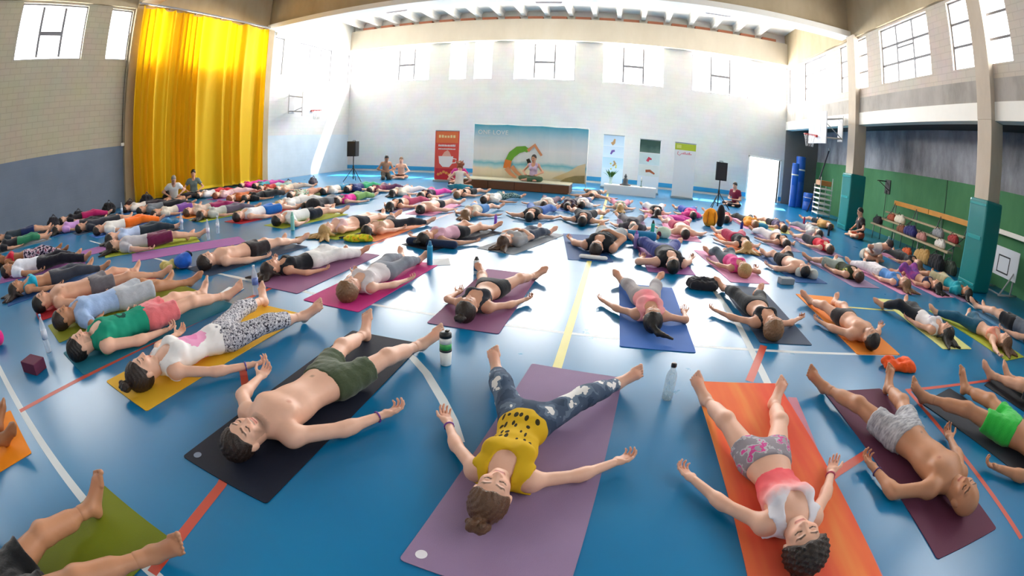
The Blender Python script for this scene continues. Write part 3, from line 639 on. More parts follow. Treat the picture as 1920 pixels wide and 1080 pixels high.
def make_person(root, J, sex, skin, hair, top, bot, lod, seed=0, opts=None, floor_z=0.0, build=1.0):
    """J: joints in the frame of root"""
    opts = dict(opts or {}); opts['hairc'] = hair[1]; opts['bare'] = (top is None) and sex == 'm'; J['sex'] = sex
    h = (.0122, .0186, .0300)[lod]; hf = (.0043, .0090, .0)[lod]
    T, legs, arms = body_prims(J, sex, build, lod)
    hd, P = head_prims(J, sex, lod < 2)
    pts = np.array([J['head'], J['hip'], *J['sh'], *J['el'], *J['wr'], *J['kn'], *J['an'], J['chest']])
    lo = pts.min(0)-.24; hi = pts.max(0)+.26
    if floor_z is not None: lo[2] = floor_z-2*h
    g = Grid(lo, hi, h); parts = []
    FT = grow(g, T, .05); F = FT.copy(); F = grow(g, legs, .05, F); F = grow(g, arms, .04, F)
    neckp = ('k', .03, cone(J['neck'], P(0, -.035, -.022), (.048 if sex == 'f' else .056)*J['hs'], (.047 if sex == 'f' else .055)*J['hs']))
    feet = [foot_prims(J, e, lod) for e in (0, 1)]; hands = [hand_prims(J, e, lod) for e in (0, 1)]
    if lod == 2:
        F = grow(g, [neckp]+hd, .03, F)
        for e in (0, 1): F = grow(g, feet[e], .02, F); F = grow(g, hands[e], .02, F)
    if floor_z is not None: F = clamp_floor(g, F, floor_z)
    r = nets(F, g); parts.append((r[0], r[1]))
    if lod < 2:
        A = np.array([J['hx'], J['hy'], J['hz']]); c = J['head']; s = J['hs']
        gh = Grid(c-.17*s, c+.17*s, hf); FH = grow(gh, [neckp]+hd, .03)
        carve(gh, FH, [ball(P(e*.031, .004, .0985), .019*s) for e in (-1, 1)], .012)
        FH = grow(gh, [('k', .006, ell(P(e*.031, .000, .0685), A, np.array((.0150, .0125, .0130))*s)) for e in (-1, 1)]+[('k', .006, cone(P(-.017, -.067, .076), P(.017, -.067, .076), .0060*s, .0060*s)), ('k', .006, cone(P(-.014, -.078, .0745), P(.014, -.078, .0745), .0066*s, .0066*s))], .006, FH)
        if floor_z is not None: FH = clamp_floor(gh, FH, floor_z)
        nb = J['neck']; d = nrm(J['head']-nb); X, Y, Z = gh.xyz((slice(None),)*3)
        FH = np.maximum(FH, -((X-nb[0])*d[0]+(Y-nb[1])*d[1]+(Z-nb[2])*d[2]-.012))
        r = nets(FH.astype(np.float32), gh)
        if r: parts.append(r)
        for e in (0, 1):
            for pr, c0, R_, base, dd in ((feet[e], J['an'][e]+J['fd'][e]*.07, .23, J['an'][e], None), (hands[e], J['wr'][e]+J['hd'][e]*.08, .16, J['wr'][e], None)):
                gg = Grid(c0-R_, c0+R_, hf*1.15); FF = grow(gg, pr, .02)
                if floor_z is not None: FF = clamp_floor(gg, FF, floor_z)
                r = nets(FF, gg)
                if r: parts.append(r)
    body = put('body', parts, SKIN_MAT, root, lambda V: colour(V, J, P, skin, opts))
    t, l, f = J['t'], J['l'], J['f']; k = (.4+.6*J['st']/1.72)*build
    X, Y, Z = g.xyz((slice(None),)*3)
    def plane(p, n): return ((X-np.float32(p[0]))*np.float32(n[0])+(Y-np.float32(p[1]))*np.float32(n[1])+(Z-np.float32(p[2]))*np.float32(n[2]))
    if bot:
        style, c = bot[:2]
        tm = dict(mini=.30, brief=.12, shorts=.52, board=.80, capri=1.45, leggings=1.9, pants=1.95)[style]; loose = dict(mini=.010, brief=.008, shorts=.018, board=.024, capri=.011, leggings=.010, pants=.020)[style]
        pr = [cone(J['hip']+t*.06*k, J['hip']-t*.02*k, (.142 if sex == 'f' else .136)*k, (.14 if sex == 'f' else .134)*k, f, 1.34)]
        for e in (0, 1):
            hp, kn, an = J['hp'][e], J['kn'][e], J['an'][e]; th = nrm(kn-hp); r0 = (.088 if sex == 'f' else .086)*k
            if tm <= 1:
                fl_ = .012 if style in ('shorts', 'board') else 0
                pr.append(('k', .05, cone(hp-th*.01, kn, r0, .054*k+fl_+(.010 if style == 'board' else 0), None, 1, [(hp+(kn-hp)*tm, th)])))
            else:
                d = nrm(an-kn); pr.append(('k', .05, cone(hp-th*.01, kn, r0, .056*k))); pr.append(('k', .05, cone(kn-d*.02, an, .057*k, .036*k+(.012 if style == 'pants' else 0), None, 1, [(kn+(an-kn)*(tm-1), d)]))); pr.append(('k', .04, cone(kn+d*.04*k, kn+d*.2*k, .05*k, .05*k, None, 1, [(kn+(an-kn)*(tm-1), d)])))
        FB = grow(g, pr, .05, None, .07, loose)
        FB = np.maximum(FB, plane(J['hip']+t*(.085 if style in ('mini', 'leggings', 'capri', 'brief') else .07)*k, t))
        FB = ripple(g, FB, .0035 if style in ('shorts', 'board', 'pants') else .0012, seed, J)
        if floor_z is not None: FB = clamp_floor(g, FB, floor_z-.001)
        r = nets(FB.astype(np.float32), g)
        if r: o = put(dict(mini='shorts', brief='shorts', shorts='shorts', board='shorts', capri='leggings', leggings='leggings', pants='trousers')[style], [r], cloth_mat(c), root)
    if top:
        style, c = top[:2]
        off = dict(tank=.012, tee=.014, bra=.008, crop=.009, short=.012)[style]
        FC = FT.copy()
        if style == 'tee': FC = grow(g, [('k', .05, cone(J['sh'][e], J['el'][e], (.05 if sex == 'f' else .058)*k, (.055 if sex == 'f' else .062)*k, None, 1, [(J['sh'][e]+(J['el'][e]-J['sh'][e])*.55, nrm(J['el'][e]-J['sh'][e]))])) for e in (0, 1)], .05, FC)
        FC = FC-np.float32(off)
        low = dict(tank=.02, tee=.0, bra=.0, crop=.0, short=.19)[style]
        if style in ('bra', 'crop'):
            FC = np.maximum(FC, -plane(J['chest']-t*(.13 if style == 'bra' else .19)*k, t))
        else: FC = np.maximum(FC, -plane(J['hip']+t*low*k, t))
        FC = np.maximum(FC, plane(J['neck']+t*(.055 if style != 'tee' else .035)*k, t))
        neck_r = dict(tank=(.066, .095, .10), short=(.072, .135, .11), tee=(.060, .070, .09), bra=(.080, .115, .12), crop=(.07, .10, .11))[style]
        carve(g, FC, [ell(J['neck']-t*(.03 if style != 'tee' else .005)*k+f*.075*k, np.array([l, t, f]), np.array(neck_r)*k), cone(J['neck']-t*.05*k, J['head'], .060*k, .07*k)], .01)
        if style != 'tee':
            for e in (0, 1):
                sg = (-1, 1)[e]
                carve(g, FC, [cone(J['sh'][e]+l*sg*.035*k+t*.06*k, J['sh'][e]+l*sg*.035*k-t*(.09 if style != 'bra' else .11)*k, (dict(tank=.068, short=.076).get(style, .082))*k, (dict(tank=.062, short=.072).get(style, .075))*k)], .01)
        FC = ripple(g, FC, .0028 if style in ('tank', 'tee', 'short') else .0008, seed+3, J)
        if floor_z is not None: FC = clamp_floor(g, FC, floor_z-.001)
        r = nets(FC.astype(np.float32), g)
        if r: put(dict(short='tank_top', tank='tank_top', tee='t_shirt', bra='sports_bra', crop='crop_top')[style], [r], cloth_mat(c), root)
    if hair[0] != 'bald': make_hair(root, J, P, hair, lod, seed, floor_z)
    return body
def make_hair(root, J, P, hair, lod, seed, floor_z):
    style, c = hair[:2]; s = J['hs']; A = np.array([J['hx'], J['hy'], J['hz']]); c0 = J['head']
    rr = R.random
    pr = [ell(P(0, .029, -.015), A, np.array((.0840, .1060, .103))*s)]
    if style == 'mop': pr = [ell(P(0, .034, -.016), A, np.array((.094, .116, .110))*s)]
    if style == 'short': pr = [ell(P(0, .027, -.014), A, np.array((.079, .1035, .0985))*s)]
    tail = []
    def fz(q): q = np.array(q); q[2] = max(q[2], (floor_z if floor_z is not None else -9)+.012); return q
    dn = np.array((0, 0, -1.0))
    if style == 'bun': tail = [('k', .012, ball(P(.0, .150, -.050), .036*s)), ('k', .006, cone(P(-.022, .172, -.050), P(.022, .172, -.050), .022*s, .022*s)), ('k', .006, cone(P(-.036, .150, -.045), P(-.02, .17, -.03), .018*s, .018*s)), ('k', .006, cone(P(.036, .150, -.045), P(.02, .17, -.03), .018*s, .018*s))]
    elif style in ('long', 'spread'):
        for i in range(7 if lod == 0 else 5):
            q = -1+2*i/(6 if lod == 0 else 4); base = fz(P(.05*q, .06, -.07)); L_ = (.16+.05*math.sin(i*2.1+seed))*s
            if style == 'spread': L_ *= 1.25
            tip = fz(base+(J['hy']*.95+J['hx']*q*(.55 if style == 'long' else 1.0))*L_+dn*.06)
            mid = fz((base+tip)/2+dn*.03+J['hx']*.012*math.sin(i*3+seed)); tail += [('k', .02, cone(base, mid, .040*s, .034*s)), ('k', .02, cone(mid, tip, .034*s, .014*s))]
        for e in (-1, 1): tail.append(('k', .02, cone(fz(P(e*.07, -.0, -.05)), fz(P(e*.085, -.09, -.075)), .022*s, .012*s)))
    elif style == 'pony':
        a = fz(P(.02, .115, -.03)); sd = (-1 if seed % 2 else 1); b = fz(a+(J['hy']*.08+J['hx']*.05*sd)*s+dn*.04); d = fz(b+(J['hy']*.05+J['hx']*.12*sd)*s+dn*.03)
        tail = [('k', .012, ball(a, .024*s)), ('k', .015, cone(a, b, .026*s, .028*s)), ('k', .015, cone(b, d, .028*s, .010*s))]
    hh = (.0062, .0110, .0200)[lod]
    allp = np.array([c0-.13*s, c0+.13*s]+[q for p in tail for q in (p[2][1], p[2][2])])
    g = Grid(allp.min(0)-.05, allp.max(0)+.05, hh); F = grow(g, pr, .02)
    X, Y, Z = g.xyz((slice(None),)*3)
    def pl(q, n): return (X-np.float32(q[0]))*np.float32(n[0])+(Y-np.float32(q[1]))*np.float32(n[1])+(Z-np.float32(q[2]))*np.float32(n[2])
    hl = .070 if style != 'short' else .078
    n1 = nrm(J['hz']*.75-J['hy']*.66)            # face opening
    cutf = pl(P(0, hl, .083), n1)
    n2 = nrm(-J['hy']*.9+J['hz']*.35)             # nape and in front of the ears
    cutn = pl(P(0, -.052 if style != 'short' else -.046, -.03), n2)
    F = grow(g, tail, .015, F)
    if lod < 2:
        hx = pl(c0, J['hx']); hy = pl(c0, J['hy']); hz = pl(c0, J['hz'])
        ang = np.arctan2(hx, np.abs(hy)+.05); am = .0026 if lod == 0 else .002
        if style in ('curly', 'mop'): F = F+(.009 if style == 'mop' else .006)*np.sin(150*hx+seed)*np.sin(140*hy)*np.sin(145*hz+1)-.004
        else: F = F+am*np.sin(34*ang+6*np.sin(30*hz+seed))+.0015*np.sin(80*ang+9*np.sin(20*hy))
    wv = .004*np.sin(90*pl(c0, J['hx'])+seed)
    TL = grow(g, tail, .015, None) if tail else None
    cut = np.maximum(cutf+wv, cutn)
    F = np.maximum(F, cut if TL is None else np.minimum(cut, np.maximum(TL-.004, cutf-.02)))
    if floor_z is not None: F = clamp_floor(g, F, floor_z)
    r = nets(F.astype(np.float32), g)
    if r: put('hair', [r], hair_mat(c), root)

def ik(a, b, l1, l2, bend):
    """middle joint of a two-bone limb, and the end pulled in when it is out of reach"""
    d = b-a; L = np.linalg.norm(d); u = d/(L+1e-9)
    if L > (l1+l2)*.995: b = a+u*(l1+l2)*.995; L = (l1+l2)*.995
    if L < abs(l1-l2)+.02: L = abs(l1-l2)+.02; b = a+u*L
    x = (l1*l1-l2*l2+L*L)/(2*L); hh = math.sqrt(max(0, l1*l1-x*x)); n = bend-u*(bend@u)
    return a+u*x+nrm(n)*hh, b
people = []
def lying(label, head, feet=None, hands=(None, None), hip=None, knees=(None, None), sex='f', skin='fair', hair=('short', 'dark'), top=None, bot=('shorts', '333333'), lod=2, st=None, turn=0.0, heading=90.0,
          arm=38.0, leg=14.0, group=None, build=1.0, curl=(1.0, 1.0), foot_out=(38, 38), mz=0.006, opts=None, kz=None, root_name='person', plant=None, bands=()):
    """a person lying on the back: pixels of head, ankles, wrists and hip in the photograph give the places on the floor"""
    seed = len(people)
    W = lambda q, z: np.array(at(q[0], q[1], z)) if len(q) == 2 else np.array(q, float)
    H_ = W(head, mz+.115)
    if feet is not None:
        A = [W(q, mz+.085) for q in feet]; am = sum(A)/len(A)
        if len(A) == 1: A = None
    else: A = None; am = H_+np.array((math.cos(math.radians(heading)), math.sin(math.radians(heading)), 0))*1.45
    ax = am-H_; ax[2] = 0; Lx = np.linalg.norm(ax); ax /= Lx
    if st is None: st = 1.68 if sex == 'f' else 1.78
    if A is not None and lod < 2:
        for _ in range(8):
            hq = H_+ax*.44*st; hq[2] = am[2]; ll = [np.linalg.norm(a-hq) for a in A]; st = .5*st+.5*(sum(ll)/2-.02)/.478
        st = min(max(st, 1.44), 1.92)
    hipw = H_+ax*.44*st; hipw[2] = mz+.108*st/1.72*build
    if hip is not None:
        q = W(hip, mz+.12); d = q-H_; d[2] = 0; hipw = H_+nrm(d)*.44*st; hipw[2] = mz+.108*st/1.72*build
    t = H_-hipw; t[2] = 0; t = nrm(t)                                    # towards the head
    z = np.array((0, 0, 1.0)); l = np.cross(t, z)                        # l points to local +x
    rz = math.atan2(t[1], t[0])-math.pi/2
    root = empty(root_name, (hipw[0], hipw[1], mz), rz)
    ca, sa = math.cos(-rz), math.sin(-rz)
    def L(p):
        p = np.asarray(p, float)-np.array((hipw[0], hipw[1], mz)); return np.array((ca*p[0]-sa*p[1], sa*p[0]+ca*p[1], p[2]))
    k = st/1.72; fm = sex == 'f'
    J = dict(st=st, hs=(.45+.55*st/1.72)*(1.17 if fm else 1.15), t=np.array((0, 1.0, 0)), l=np.array((1.0, 0, 0)), f=np.array((0, 0, 1.0)))
    hl = L(H_); J['hip'] = np.array((0, 0, .105*k*build)); shy = hl[1]-.095*k-.095*(.45+.55*k)*1.1
    J['head'] = hl; J['chest'] = np.array((hl[0]*.5, shy-.085*k, .112*k*build)); J['neck'] = np.array((hl[0]*.7, shy+.035*k, .098*k))
    tr = math.radians(turn); J['hy'] = nrm(np.array((hl[0]*.3, 1, .10))); hz0 = nrm(z-J['hy']*J['hy'][2]); hx0 = np.cross(J['hy'], hz0)
    J['hz'] = hz0*math.cos(tr)+hx0*math.sin(tr); J['hx'] = np.cross(J['hy'], J['hz'])
    sw = (.150 if fm else .178)*k*(.5+.5*build)
    J['sh'] = [np.array((hl[0]*.5+e*sw, shy-.01, .085*k)) for e in (-1, 1)]
    J['hp'] = [np.array((e*.088*k, -.035*k, .098*k)) for e in (-1, 1)]
    def sides(pts, zc):
        out = [None, None]; got = [L(W(q, zc)) if q is not None else None for q in pts]
        if len(got) == 2 and got[0] is not None and got[1] is not None: got.sort(key=lambda v: v[0]); return got
        for v in got:
            if v is not None: out[0 if v[0] < 0 else 1] = v
        return out
    an = sides(A, 0) if A is not None and lod < 2 else [None, None]
    wr = sides(hands, mz+.045) if any(h is not None for h in hands) else [None, None]
    kp = [L(W(q, mz+.11)) if q is not None else None for q in knees] if any(q is not None for q in knees) else [None, None]
    if all(q is not None for q in kp): kp.sort(key=lambda v: v[0])
    J['kn'] = []; J['an'] = []; J['el'] = []; J['wr'] = []; J['kf'] = []; J['ld'] = []; J['fd'] = []; J['hd'] = []; J['hn'] = []; J['th'] = []; J['big'] = []; J['curl'] = list(curl)
    lt, lsn, la_, lf = .245*st, .246*st, .172*st, .150*st
    legs_ang = leg if isinstance(leg, (tuple, list)) else (leg, leg); arms_ang = arm if isinstance(arm, (tuple, list)) else (arm, arm)
    for e in (0, 1):
        sg = (-1, 1)[e]; hp = J['hp'][e]
        a = an[e]
        if a is None:
            q = math.radians(legs_ang[e]); a = hp+np.array((sg*math.sin(q), -math.cos(q), 0))*(lt+lsn)*.985
        a = np.array((a[0], a[1], .062*k))
        if kz is not None:
            kn = hp+np.array((sg*.06, -.30*k, .30*k)) if kz is True else None
            a = np.array((hp[0]+sg*.05, hp[1]-.42*k, .06)); kn, a = ik(hp, a, lt, lsn, np.array((sg*.15, 0, 1.0)))
        elif an[e] is not None and kp[e] is None:
            q = min(max(np.linalg.norm(a-hp)/((lt+lsn)*.992), .84), 1.12); kn, a = ik(hp, a, lt*q, lsn*q, np.array((sg*.35, 0, .9)))
        elif kp[e] is not None:
            kn, a = ik(hp, a, lt, lsn, kp[e]-(hp+a)/2)
        else: kn, a = ik(hp, a, lt, lsn, np.array((sg*.5, 0, .9)))
        a[2] = max(a[2], .058*k); kn[2] = max(kn[2], .062*k)
        J['kn'].append(kn); J['an'].append(a); ld = nrm(a-kn); J['ld'].append(ld)
        fo = math.radians(foot_out[e]); out = nrm(np.cross(ld, z))*(1 if np.cross(ld, z)[0]*sg > 0 else -1)
        if kz is not None: fd = nrm(np.array((sg*.25, -1, .0))); ldx = np.array((0, -.2, -1.0)); J['ld'][-1] = nrm(ldx); J['kf'].append(np.array((0, -.7, .7)))
        else:
            upv = nrm(z-ld*ld[2]); fd0 = upv*math.cos(fo)+out*math.sin(fo); fd = fd0*math.cos(.50)+ld*math.sin(.50); J['kf'].append(fd0)
        J['fd'].append(nrm(fd)); J['big'].append(1)
        sn = nrm(J['ld'][-1]-J['fd'][-1]*(J['ld'][-1]@J['fd'][-1])); lat = np.cross(J['fd'][-1], sn)
        J['big'][-1] = 1 if lat[0]*sg > 0 else -1                     # the big toe is on the inner side
        sh = J['sh'][e]; w = wr[e]
        if w is None:
            q = math.radians(arms_ang[e]); w = sh+np.array((sg*math.sin(q), -math.cos(q), 0))*(la_+lf)*.98
        w = np.array((w[0], w[1], .042*k if len(w) < 4 else w[3]))
        if plant and plant[e]: w = np.array(plant[e], float)*k
        el_, w = ik(sh, w, la_, lf, np.array((sg*.8, .3, -.5)) if not (plant and plant[e]) else np.array((sg, .0, -.2)))
        el_[2] = max(el_[2], .045*k)
        if not (plant and plant[e]): w[2] = max(.036*k, min(w[2], .06*k))
        J['el'].append(el_); J['wr'].append(w); hd_ = nrm(w-el_); 
        if not (plant and plant[e]): hd_[2] *= .3; hd_ = nrm(hd_)
        hn = nrm(z-hd_*hd_[2]); hn = nrm(hn-np.array((sg*.25, 0, 0)))
        if plant and plant[e]: hd_ = nrm(np.array((-sg*.9, -.2, -.15))); hn = np.array((0, 0, -1.0))
        hn = nrm(hn-hd_*(hn@hd_)); J['hd'].append(hd_); J['hn'].append(hn)
        lat = np.cross(hd_, hn); J['th'].append(1 if lat[0]*sg > 0 else -1)
    bodyo = make_person(root, J, sex, skin, hair, top, bot, lod, seed, opts, 0.0, build)
    for (e, cc) in bands:
        w, el_ = J['wr'][e], J['el'][e]; d = nrm(el_-w); c_ = w+d*.035; a = nrm(np.cross(d, (0, 0, 1.0))); b = np.cross(d, a)
        MB().tube([tuple(c_+(a*math.cos(2*math.pi*i/16)+b*math.sin(2*math.pi*i/16))*.0305*k+d*0) for i in range(17)], .0055, 6, False).build('wristband', mat('wristband_'+cc, cc, .5, .1, 30), bodyo)
    tag(root, label, 'person', group); people.append(root)
    return root, hipw, rz, st

# ------------------------------------------------------------------ yoga mats
MATC = dict(lilac='927a9c', navy='141a2c', yellow='e5b12c', teal='1c6f86', olive='8c8f25', red='b3232f', magenta='c6307f', mauve='8d5a80', blue='3f6fc0', slate='3b4a63', orange='e98a35', pale='d9d98a', plum='5e2f47',
            charcoal='2f333d', green='6f7a12', tangerine='f08a12', grey='8a9098', pink='d38fb4', purple='9a5f9e', sky='5f8fb8', dblue='23508a', peach='f0925f', black='22232a', lime='a9b33a')
def matmat(c): return mat('mat_'+c, MATC[c], 0.7, 0.07, 5, 0.2, 220, spec=0.3)
pattern('sunset_mat', [(0.25, 'd84a3a'), (0.45, 'e66248'), (0.6, 'ee7c4c'), (0.75, 'f0a058')], 1.6, 'LINEAR', 'noise', (2.5, .35, 1))
mats = []
def yoga_mat(label, cx, cy, ang, c, length=1.9, width=0.66, logo=None, under=0.0):
    """ang: direction of the long side; rounded corners, thin rubber sheet"""
    w, L_, r_ = width/2, length/2, .02
    out = []
    for (sx, sy, a0) in ((1, 1, 0), (-1, 1, 90), (-1, -1, 180), (1, -1, 270)):
        for k in range(4):
            a = math.radians(a0+30*k); out.append((sx*(w-r_)+r_*math.cos(a), sy*(L_-r_)+r_*math.sin(a)))
    n = len(out); b = MB()
    # the sheet lies a little wavy at its ends
    b.poly([(x, y, 0.0) for x, y in out]+[(x, y, 0.005) for x, y in out], [tuple(reversed(range(n))), tuple(range(n, 2*n))]+[(i, (i+1) % n, n+(i+1) % n, n+i) for i in range(n)])
    m = PATTERNS[c] if c in PATTERNS else matmat(c)
    o = b.build('yoga_mat', m, None, (cx, cy, 0.001+under), (0, 0, math.radians(ang)-math.pi/2))
    tag(o, label, 'yoga mat'); mats.append(o)
    if logo: MB().poly([(-w+.07+.026*math.cos(i*.314), -L_+.07+.026*math.sin(i*.314), .0056) for i in range(20)], [tuple(range(20))]).build('logo', mat('mat_logo_'+logo, logo, .6, .02), o)
    return o
def mat_from_edge(label, pl, pr, c, near=True, length=1.9, logo=None):
    a = at(*pl); b = at(*pr); d = (b-a); w = d.length; u = d.normalized(); v = Vector((-u.y, u.x, 0))
    ctr = (a+b)/2+v*length/2
    return yoga_mat(label, ctr.x, ctr.y, math.degrees(math.atan2(v.y, v.x)), c, length, min(max(w, .6), .72), logo)
QUEUE = []
def who(label, mc=None, mname=None, near=None, far=None, length=1.9, logo=None, shift=0.0, dang=0.0, **kw):
    QUEUE.append((label, mc, mname, near, far, length, logo, shift, dang, kw))
def head_place(kw):
    h = kw['head']; return (h[0], h[1]) if len(h) == 3 else tuple(at(h[0], h[1], .12))[:2]
def place_people():
    """a person and the mat underneath; arms are kept clear of the neighbours in the row"""
    spots = [head_place(q[-1]) for q in QUEUE]
    for i, (label, mc, mname, near, far_, length, logo, shift, dang, kw) in enumerate(QUEUE):
        if kw.get('lod') == 2:
            x, y = spots[i]; a0 = kw.get('arm', 38); out = []
            for sg in (1, -1):
                gap = min([abs(q[0]-x) for j, q in enumerate(spots) if j != i and abs(q[1]-y) < 1.3 and (q[0]-x)*sg > 0.05] or [3.0])
                out.append(min(a0, math.degrees(math.asin(min(1, max(.08, (gap/2-.20)/.60))))))
            kw['arm'] = tuple(out); g_ = min([abs(q[0]-x) for j, q in enumerate(spots) if j != i and abs(q[1]-y) < 1.3 and abs(q[0]-x) > .05] or [3.0]); kw['leg'] = min(kw.get('leg', 14), math.degrees(math.asin(min(1, max(.05, (g_/2-.16)/.85)))))
        root, hipw, rz, st = lying(label, **kw)
        if mc:
            ml = '%s yoga mat under %s' % (mname or mc, label)
            if len(ml.split()) > 16: ml = '%s mat under %s' % (mname or mc, label)
            if near: mat_from_edge(ml, near[0], near[1], mc, True, length, logo)
            elif far_: mat_from_edge(ml, far_[0], far_[1], mc, False, length, logo)
            else:
                a = rz+math.pi/2; c_ = hipw[:2]+np.array((-math.sin(a), math.cos(a)))*shift
                yoga_mat(ml, c_[0], c_[1], math.degrees(a)+dang, mc, length, .64, logo)
# ------------------------------------------------------------------ first row, nearest the camera
who('person in mustard tank top and starred leggings', 'lilac', 'dusty lilac', near=((748, 1050), (1055, 1140)), length=2.0, logo='e6e2ea', head=(921, 929), feet=[(932, 690), (1160, 712)], hands=[(838, 788), (1165, 862)], hip=(990, 775), sex='f', skin='fair', hair=('bun', 'chest'), top=('tank', 'mustard_letters'), bot=('leggings', 'star_leggings'), lod=0, turn=-8, foot_out=(42, 10), bands=((1, '7a3f96'),))
who('shirtless person in olive green shorts', 'navy', 'dark navy', near=((343, 857), (500, 946)), length=2.03, logo='7d89a0', head=(455, 822), feet=[(683, 622), (790, 642)], hands=[(487, 707), (722, 777)], hip=(615, 712), sex='m', skin='fair', hair=('short', 'dark'), top=None, bot=('shorts', '47533c'), lod=0, turn=-14, opts=dict(beard=1), foot_out=(40, 15), bands=((0, '7a3f96'),))
who('person in white tank top with pink print and paisley leggings', 'yellow', 'golden yellow', near=((199, 716), (275, 772)), length=2.0, head=(268, 697), feet=[(492, 560), (568, 590)], hands=[(330, 628), (478, 684)], hip=(425, 625), sex='f', skin='fair', hair=('bun', 'dark'), top=('tank', 'white_pink_disc'), bot=('capri', 'paisley'), lod=0, turn=10, bands=((0, '5a4fa0'),))
who('person in teal tank top and coral shorts', 'teal', 'dark teal', length=1.95, head=(150, 648), feet=[(378, 548), (425, 552)], hands=[None, (305, 622)], sex='m', skin='fair', hair=('short', 'black'), top=('tank', 'teal_emblem'), bot=('shorts', 'e2757c'), lod=0, opts=dict(beard=1), turn=4, arm=22)
who('person in pale blue shirt and light grey long shorts', 'olive', 'olive green', length=1.95, head=(118, 596), feet=[(312, 527), (355, 526)], hands=[None, (185, 598)], sex='m', skin='tan', hair=('short', 'dark'), top=('tee', '9bb6df'), bot=('board', 'b4b9c2'), lod=1, arm=16)
who('shirtless person in dark grey shorts', 'red', 'dark red', length=1.9, head=(78, 566), feet=[(252, 506), (300, 513)], sex='m', skin='mid', hair=('short', 'black'), top=None, bot=('shorts', '6a666c'), lod=1, arm=14)
who('person in turquoise sports bra and dark leggings', 'dblue', 'blue', length=1.9, head=(30, 541), feet=[(165, 497), (190, 500)], sex='f', skin='tan', hair=('long', 'dark'), top=('bra', '18a0c0'), bot=('leggings', '3a3d49'), lod=1, arm=16)
who('person in white shirt and black trousers at the left edge', 'purple', 'violet', length=1.9, head=(13, 507), feet=[(140, 478), (158, 481)], sex='m', skin='tan', hair=('short', 'dark'), top=('tee', 'dfe0ec'), bot=('pants', '1d1a26'), lod=1, arm=14)
who('person in red top and flowered leggings at the left edge', 'navy', 'navy', head=(0, 489), feet=[(105, 466), (118, 468)], sex='f', skin='brown', hair=('long', 'black'), top=('bra', 'c2203c'), bot=('leggings', 'flower'), lod=1, arm=12)
who('person in black top and green trousers cut off by the left edge', 'grey', 'grey', head=(-11.6, 1.5, .12), heading=84, sex='f', skin='mid', hair=('long', 'dark'), top=('tee', '1c1b22'), bot=('capri', '2f7a58'), lod=2, arm=14, leg=8)
who('person in navy top and blue shorts against the grey wall', 'charcoal', 'dark', head=(-13.0, 1.9, .12), heading=80, sex='m', skin='mid', hair=('short', 'dark'), top=('tee', '27343f'), bot=('board', '1a2a5a'), lod=2, arm=14, leg=10)
who('person in coral tank top and grey and magenta shorts', 'sunset_mat', 'red and orange', far=((1462, 720), (1295, 715)), length=2.05, head=(1507, 1020), feet=[(1325, 742), (1455, 748)], hands=[(1282, 885), (1560, 882)], hip=(1430, 840), sex='f', skin='fair', hair=('mop', 'dark'), top=('short', 'coral_to_white'), bot=('mini', 'magenta_grey'), lod=0, turn=18, foot_out=(20, 25), bands=((0, 'c05a7a'),))
who('shaven headed person in grey marl shorts', 'plum', 'plum', near=((1757, 1050), (1868, 992)), length=1.9, head=(1808, 930), feet=[(1548, 722), (1668, 722)], hands=[(1640, 878), (1782, 822)], hip=(1715, 828), sex='m', skin='tan', hair=('bald', 'dark'), top=None, bot=('shorts', 'grey_marl'), lod=0, turn=18, foot_out=(10, 40), bands=((1, '4a2f6a'),))
who('shirtless person in bright green shorts at the right edge', 'charcoal', 'dark grey', length=1.9, head=(3.78, 1.12, .12), feet=[(1735, 742), (1812, 725)], sex='m', skin='tan', hair=('short', 'dark'), top=None, bot=('shorts', '2fb544'), lod=0, foot_out=(5, 35))
who('person with bare legs cut off by the right edge, feet up', 'black', 'black', length=1.9, head=(4.95, 1.35, .12), feet=[(1860, 700), (1893, 705)], sex='m', skin='mid', hair=('short', 'dark'), top=('tee', '5a5f68'), bot=('board', '23262c'), lod=1, foot_out=(5, 30))
who('person in black shorts with feet over the green mat', 'green', 'moss green', far=((320, 1010), (195, 910)), length=1.9, head=(-1.95, -1.28, .12), feet=[(168, 946), (284, 1034)], sex='m', skin='tan', hair=('short', 'dark'), top=('tee', '2b2b30'), bot=('shorts', '0c0d11'), lod=0, foot_out=(45, 5))
who('person on the orange mat cut off by the left edge', 'tangerine', 'bright orange', far=((60, 850), (20, 770)), length=1.9, head=(-3.35, -1.62, .12), heading=88, sex='m', skin='brown', hair=('short', 'dark'), top=('tee', '4a4640'), bot=('board', '35302c'), lod=1, st=1.72, leg=3)
# ------------------------------------------------------------------ second row
who('shirtless person in black shorts beside the long purple mat', 'slate', 'slate blue', head=(387, 489), feet=[(528, 451), (560, 449)], hands=[None, (500, 482)], sex='m', skin='fair', hair=('curly', 'dark'), top=None, bot=('shorts', '2b2326'), lod=1, arm=30)
who('person in black tank top and white trousers', 'mauve', 'mauve', near=((443, 526), (600, 560)), length=1.85, head=(507, 502), feet=[(640, 470), (672, 470)], hands=[(515, 478), (602, 505)], sex='f', skin='mid', hair=('long', 'dark'), top=('tank', '1d2027'), bot=('pants', 'e6e3e2'), lod=1)
who('person in pale grey tank top and slate leggings', 'magenta', 'magenta', near=((568, 563), (672, 586)), length=1.9, head=(655, 541), feet=[(752, 478), (785, 484)], hands=[(665, 507), (770, 523)], sex='f', skin='fair', hair=('mop', 'lbrown'), top=('tank', 'd4cdd0'), bot=('leggings', '767c88'), lod=1)
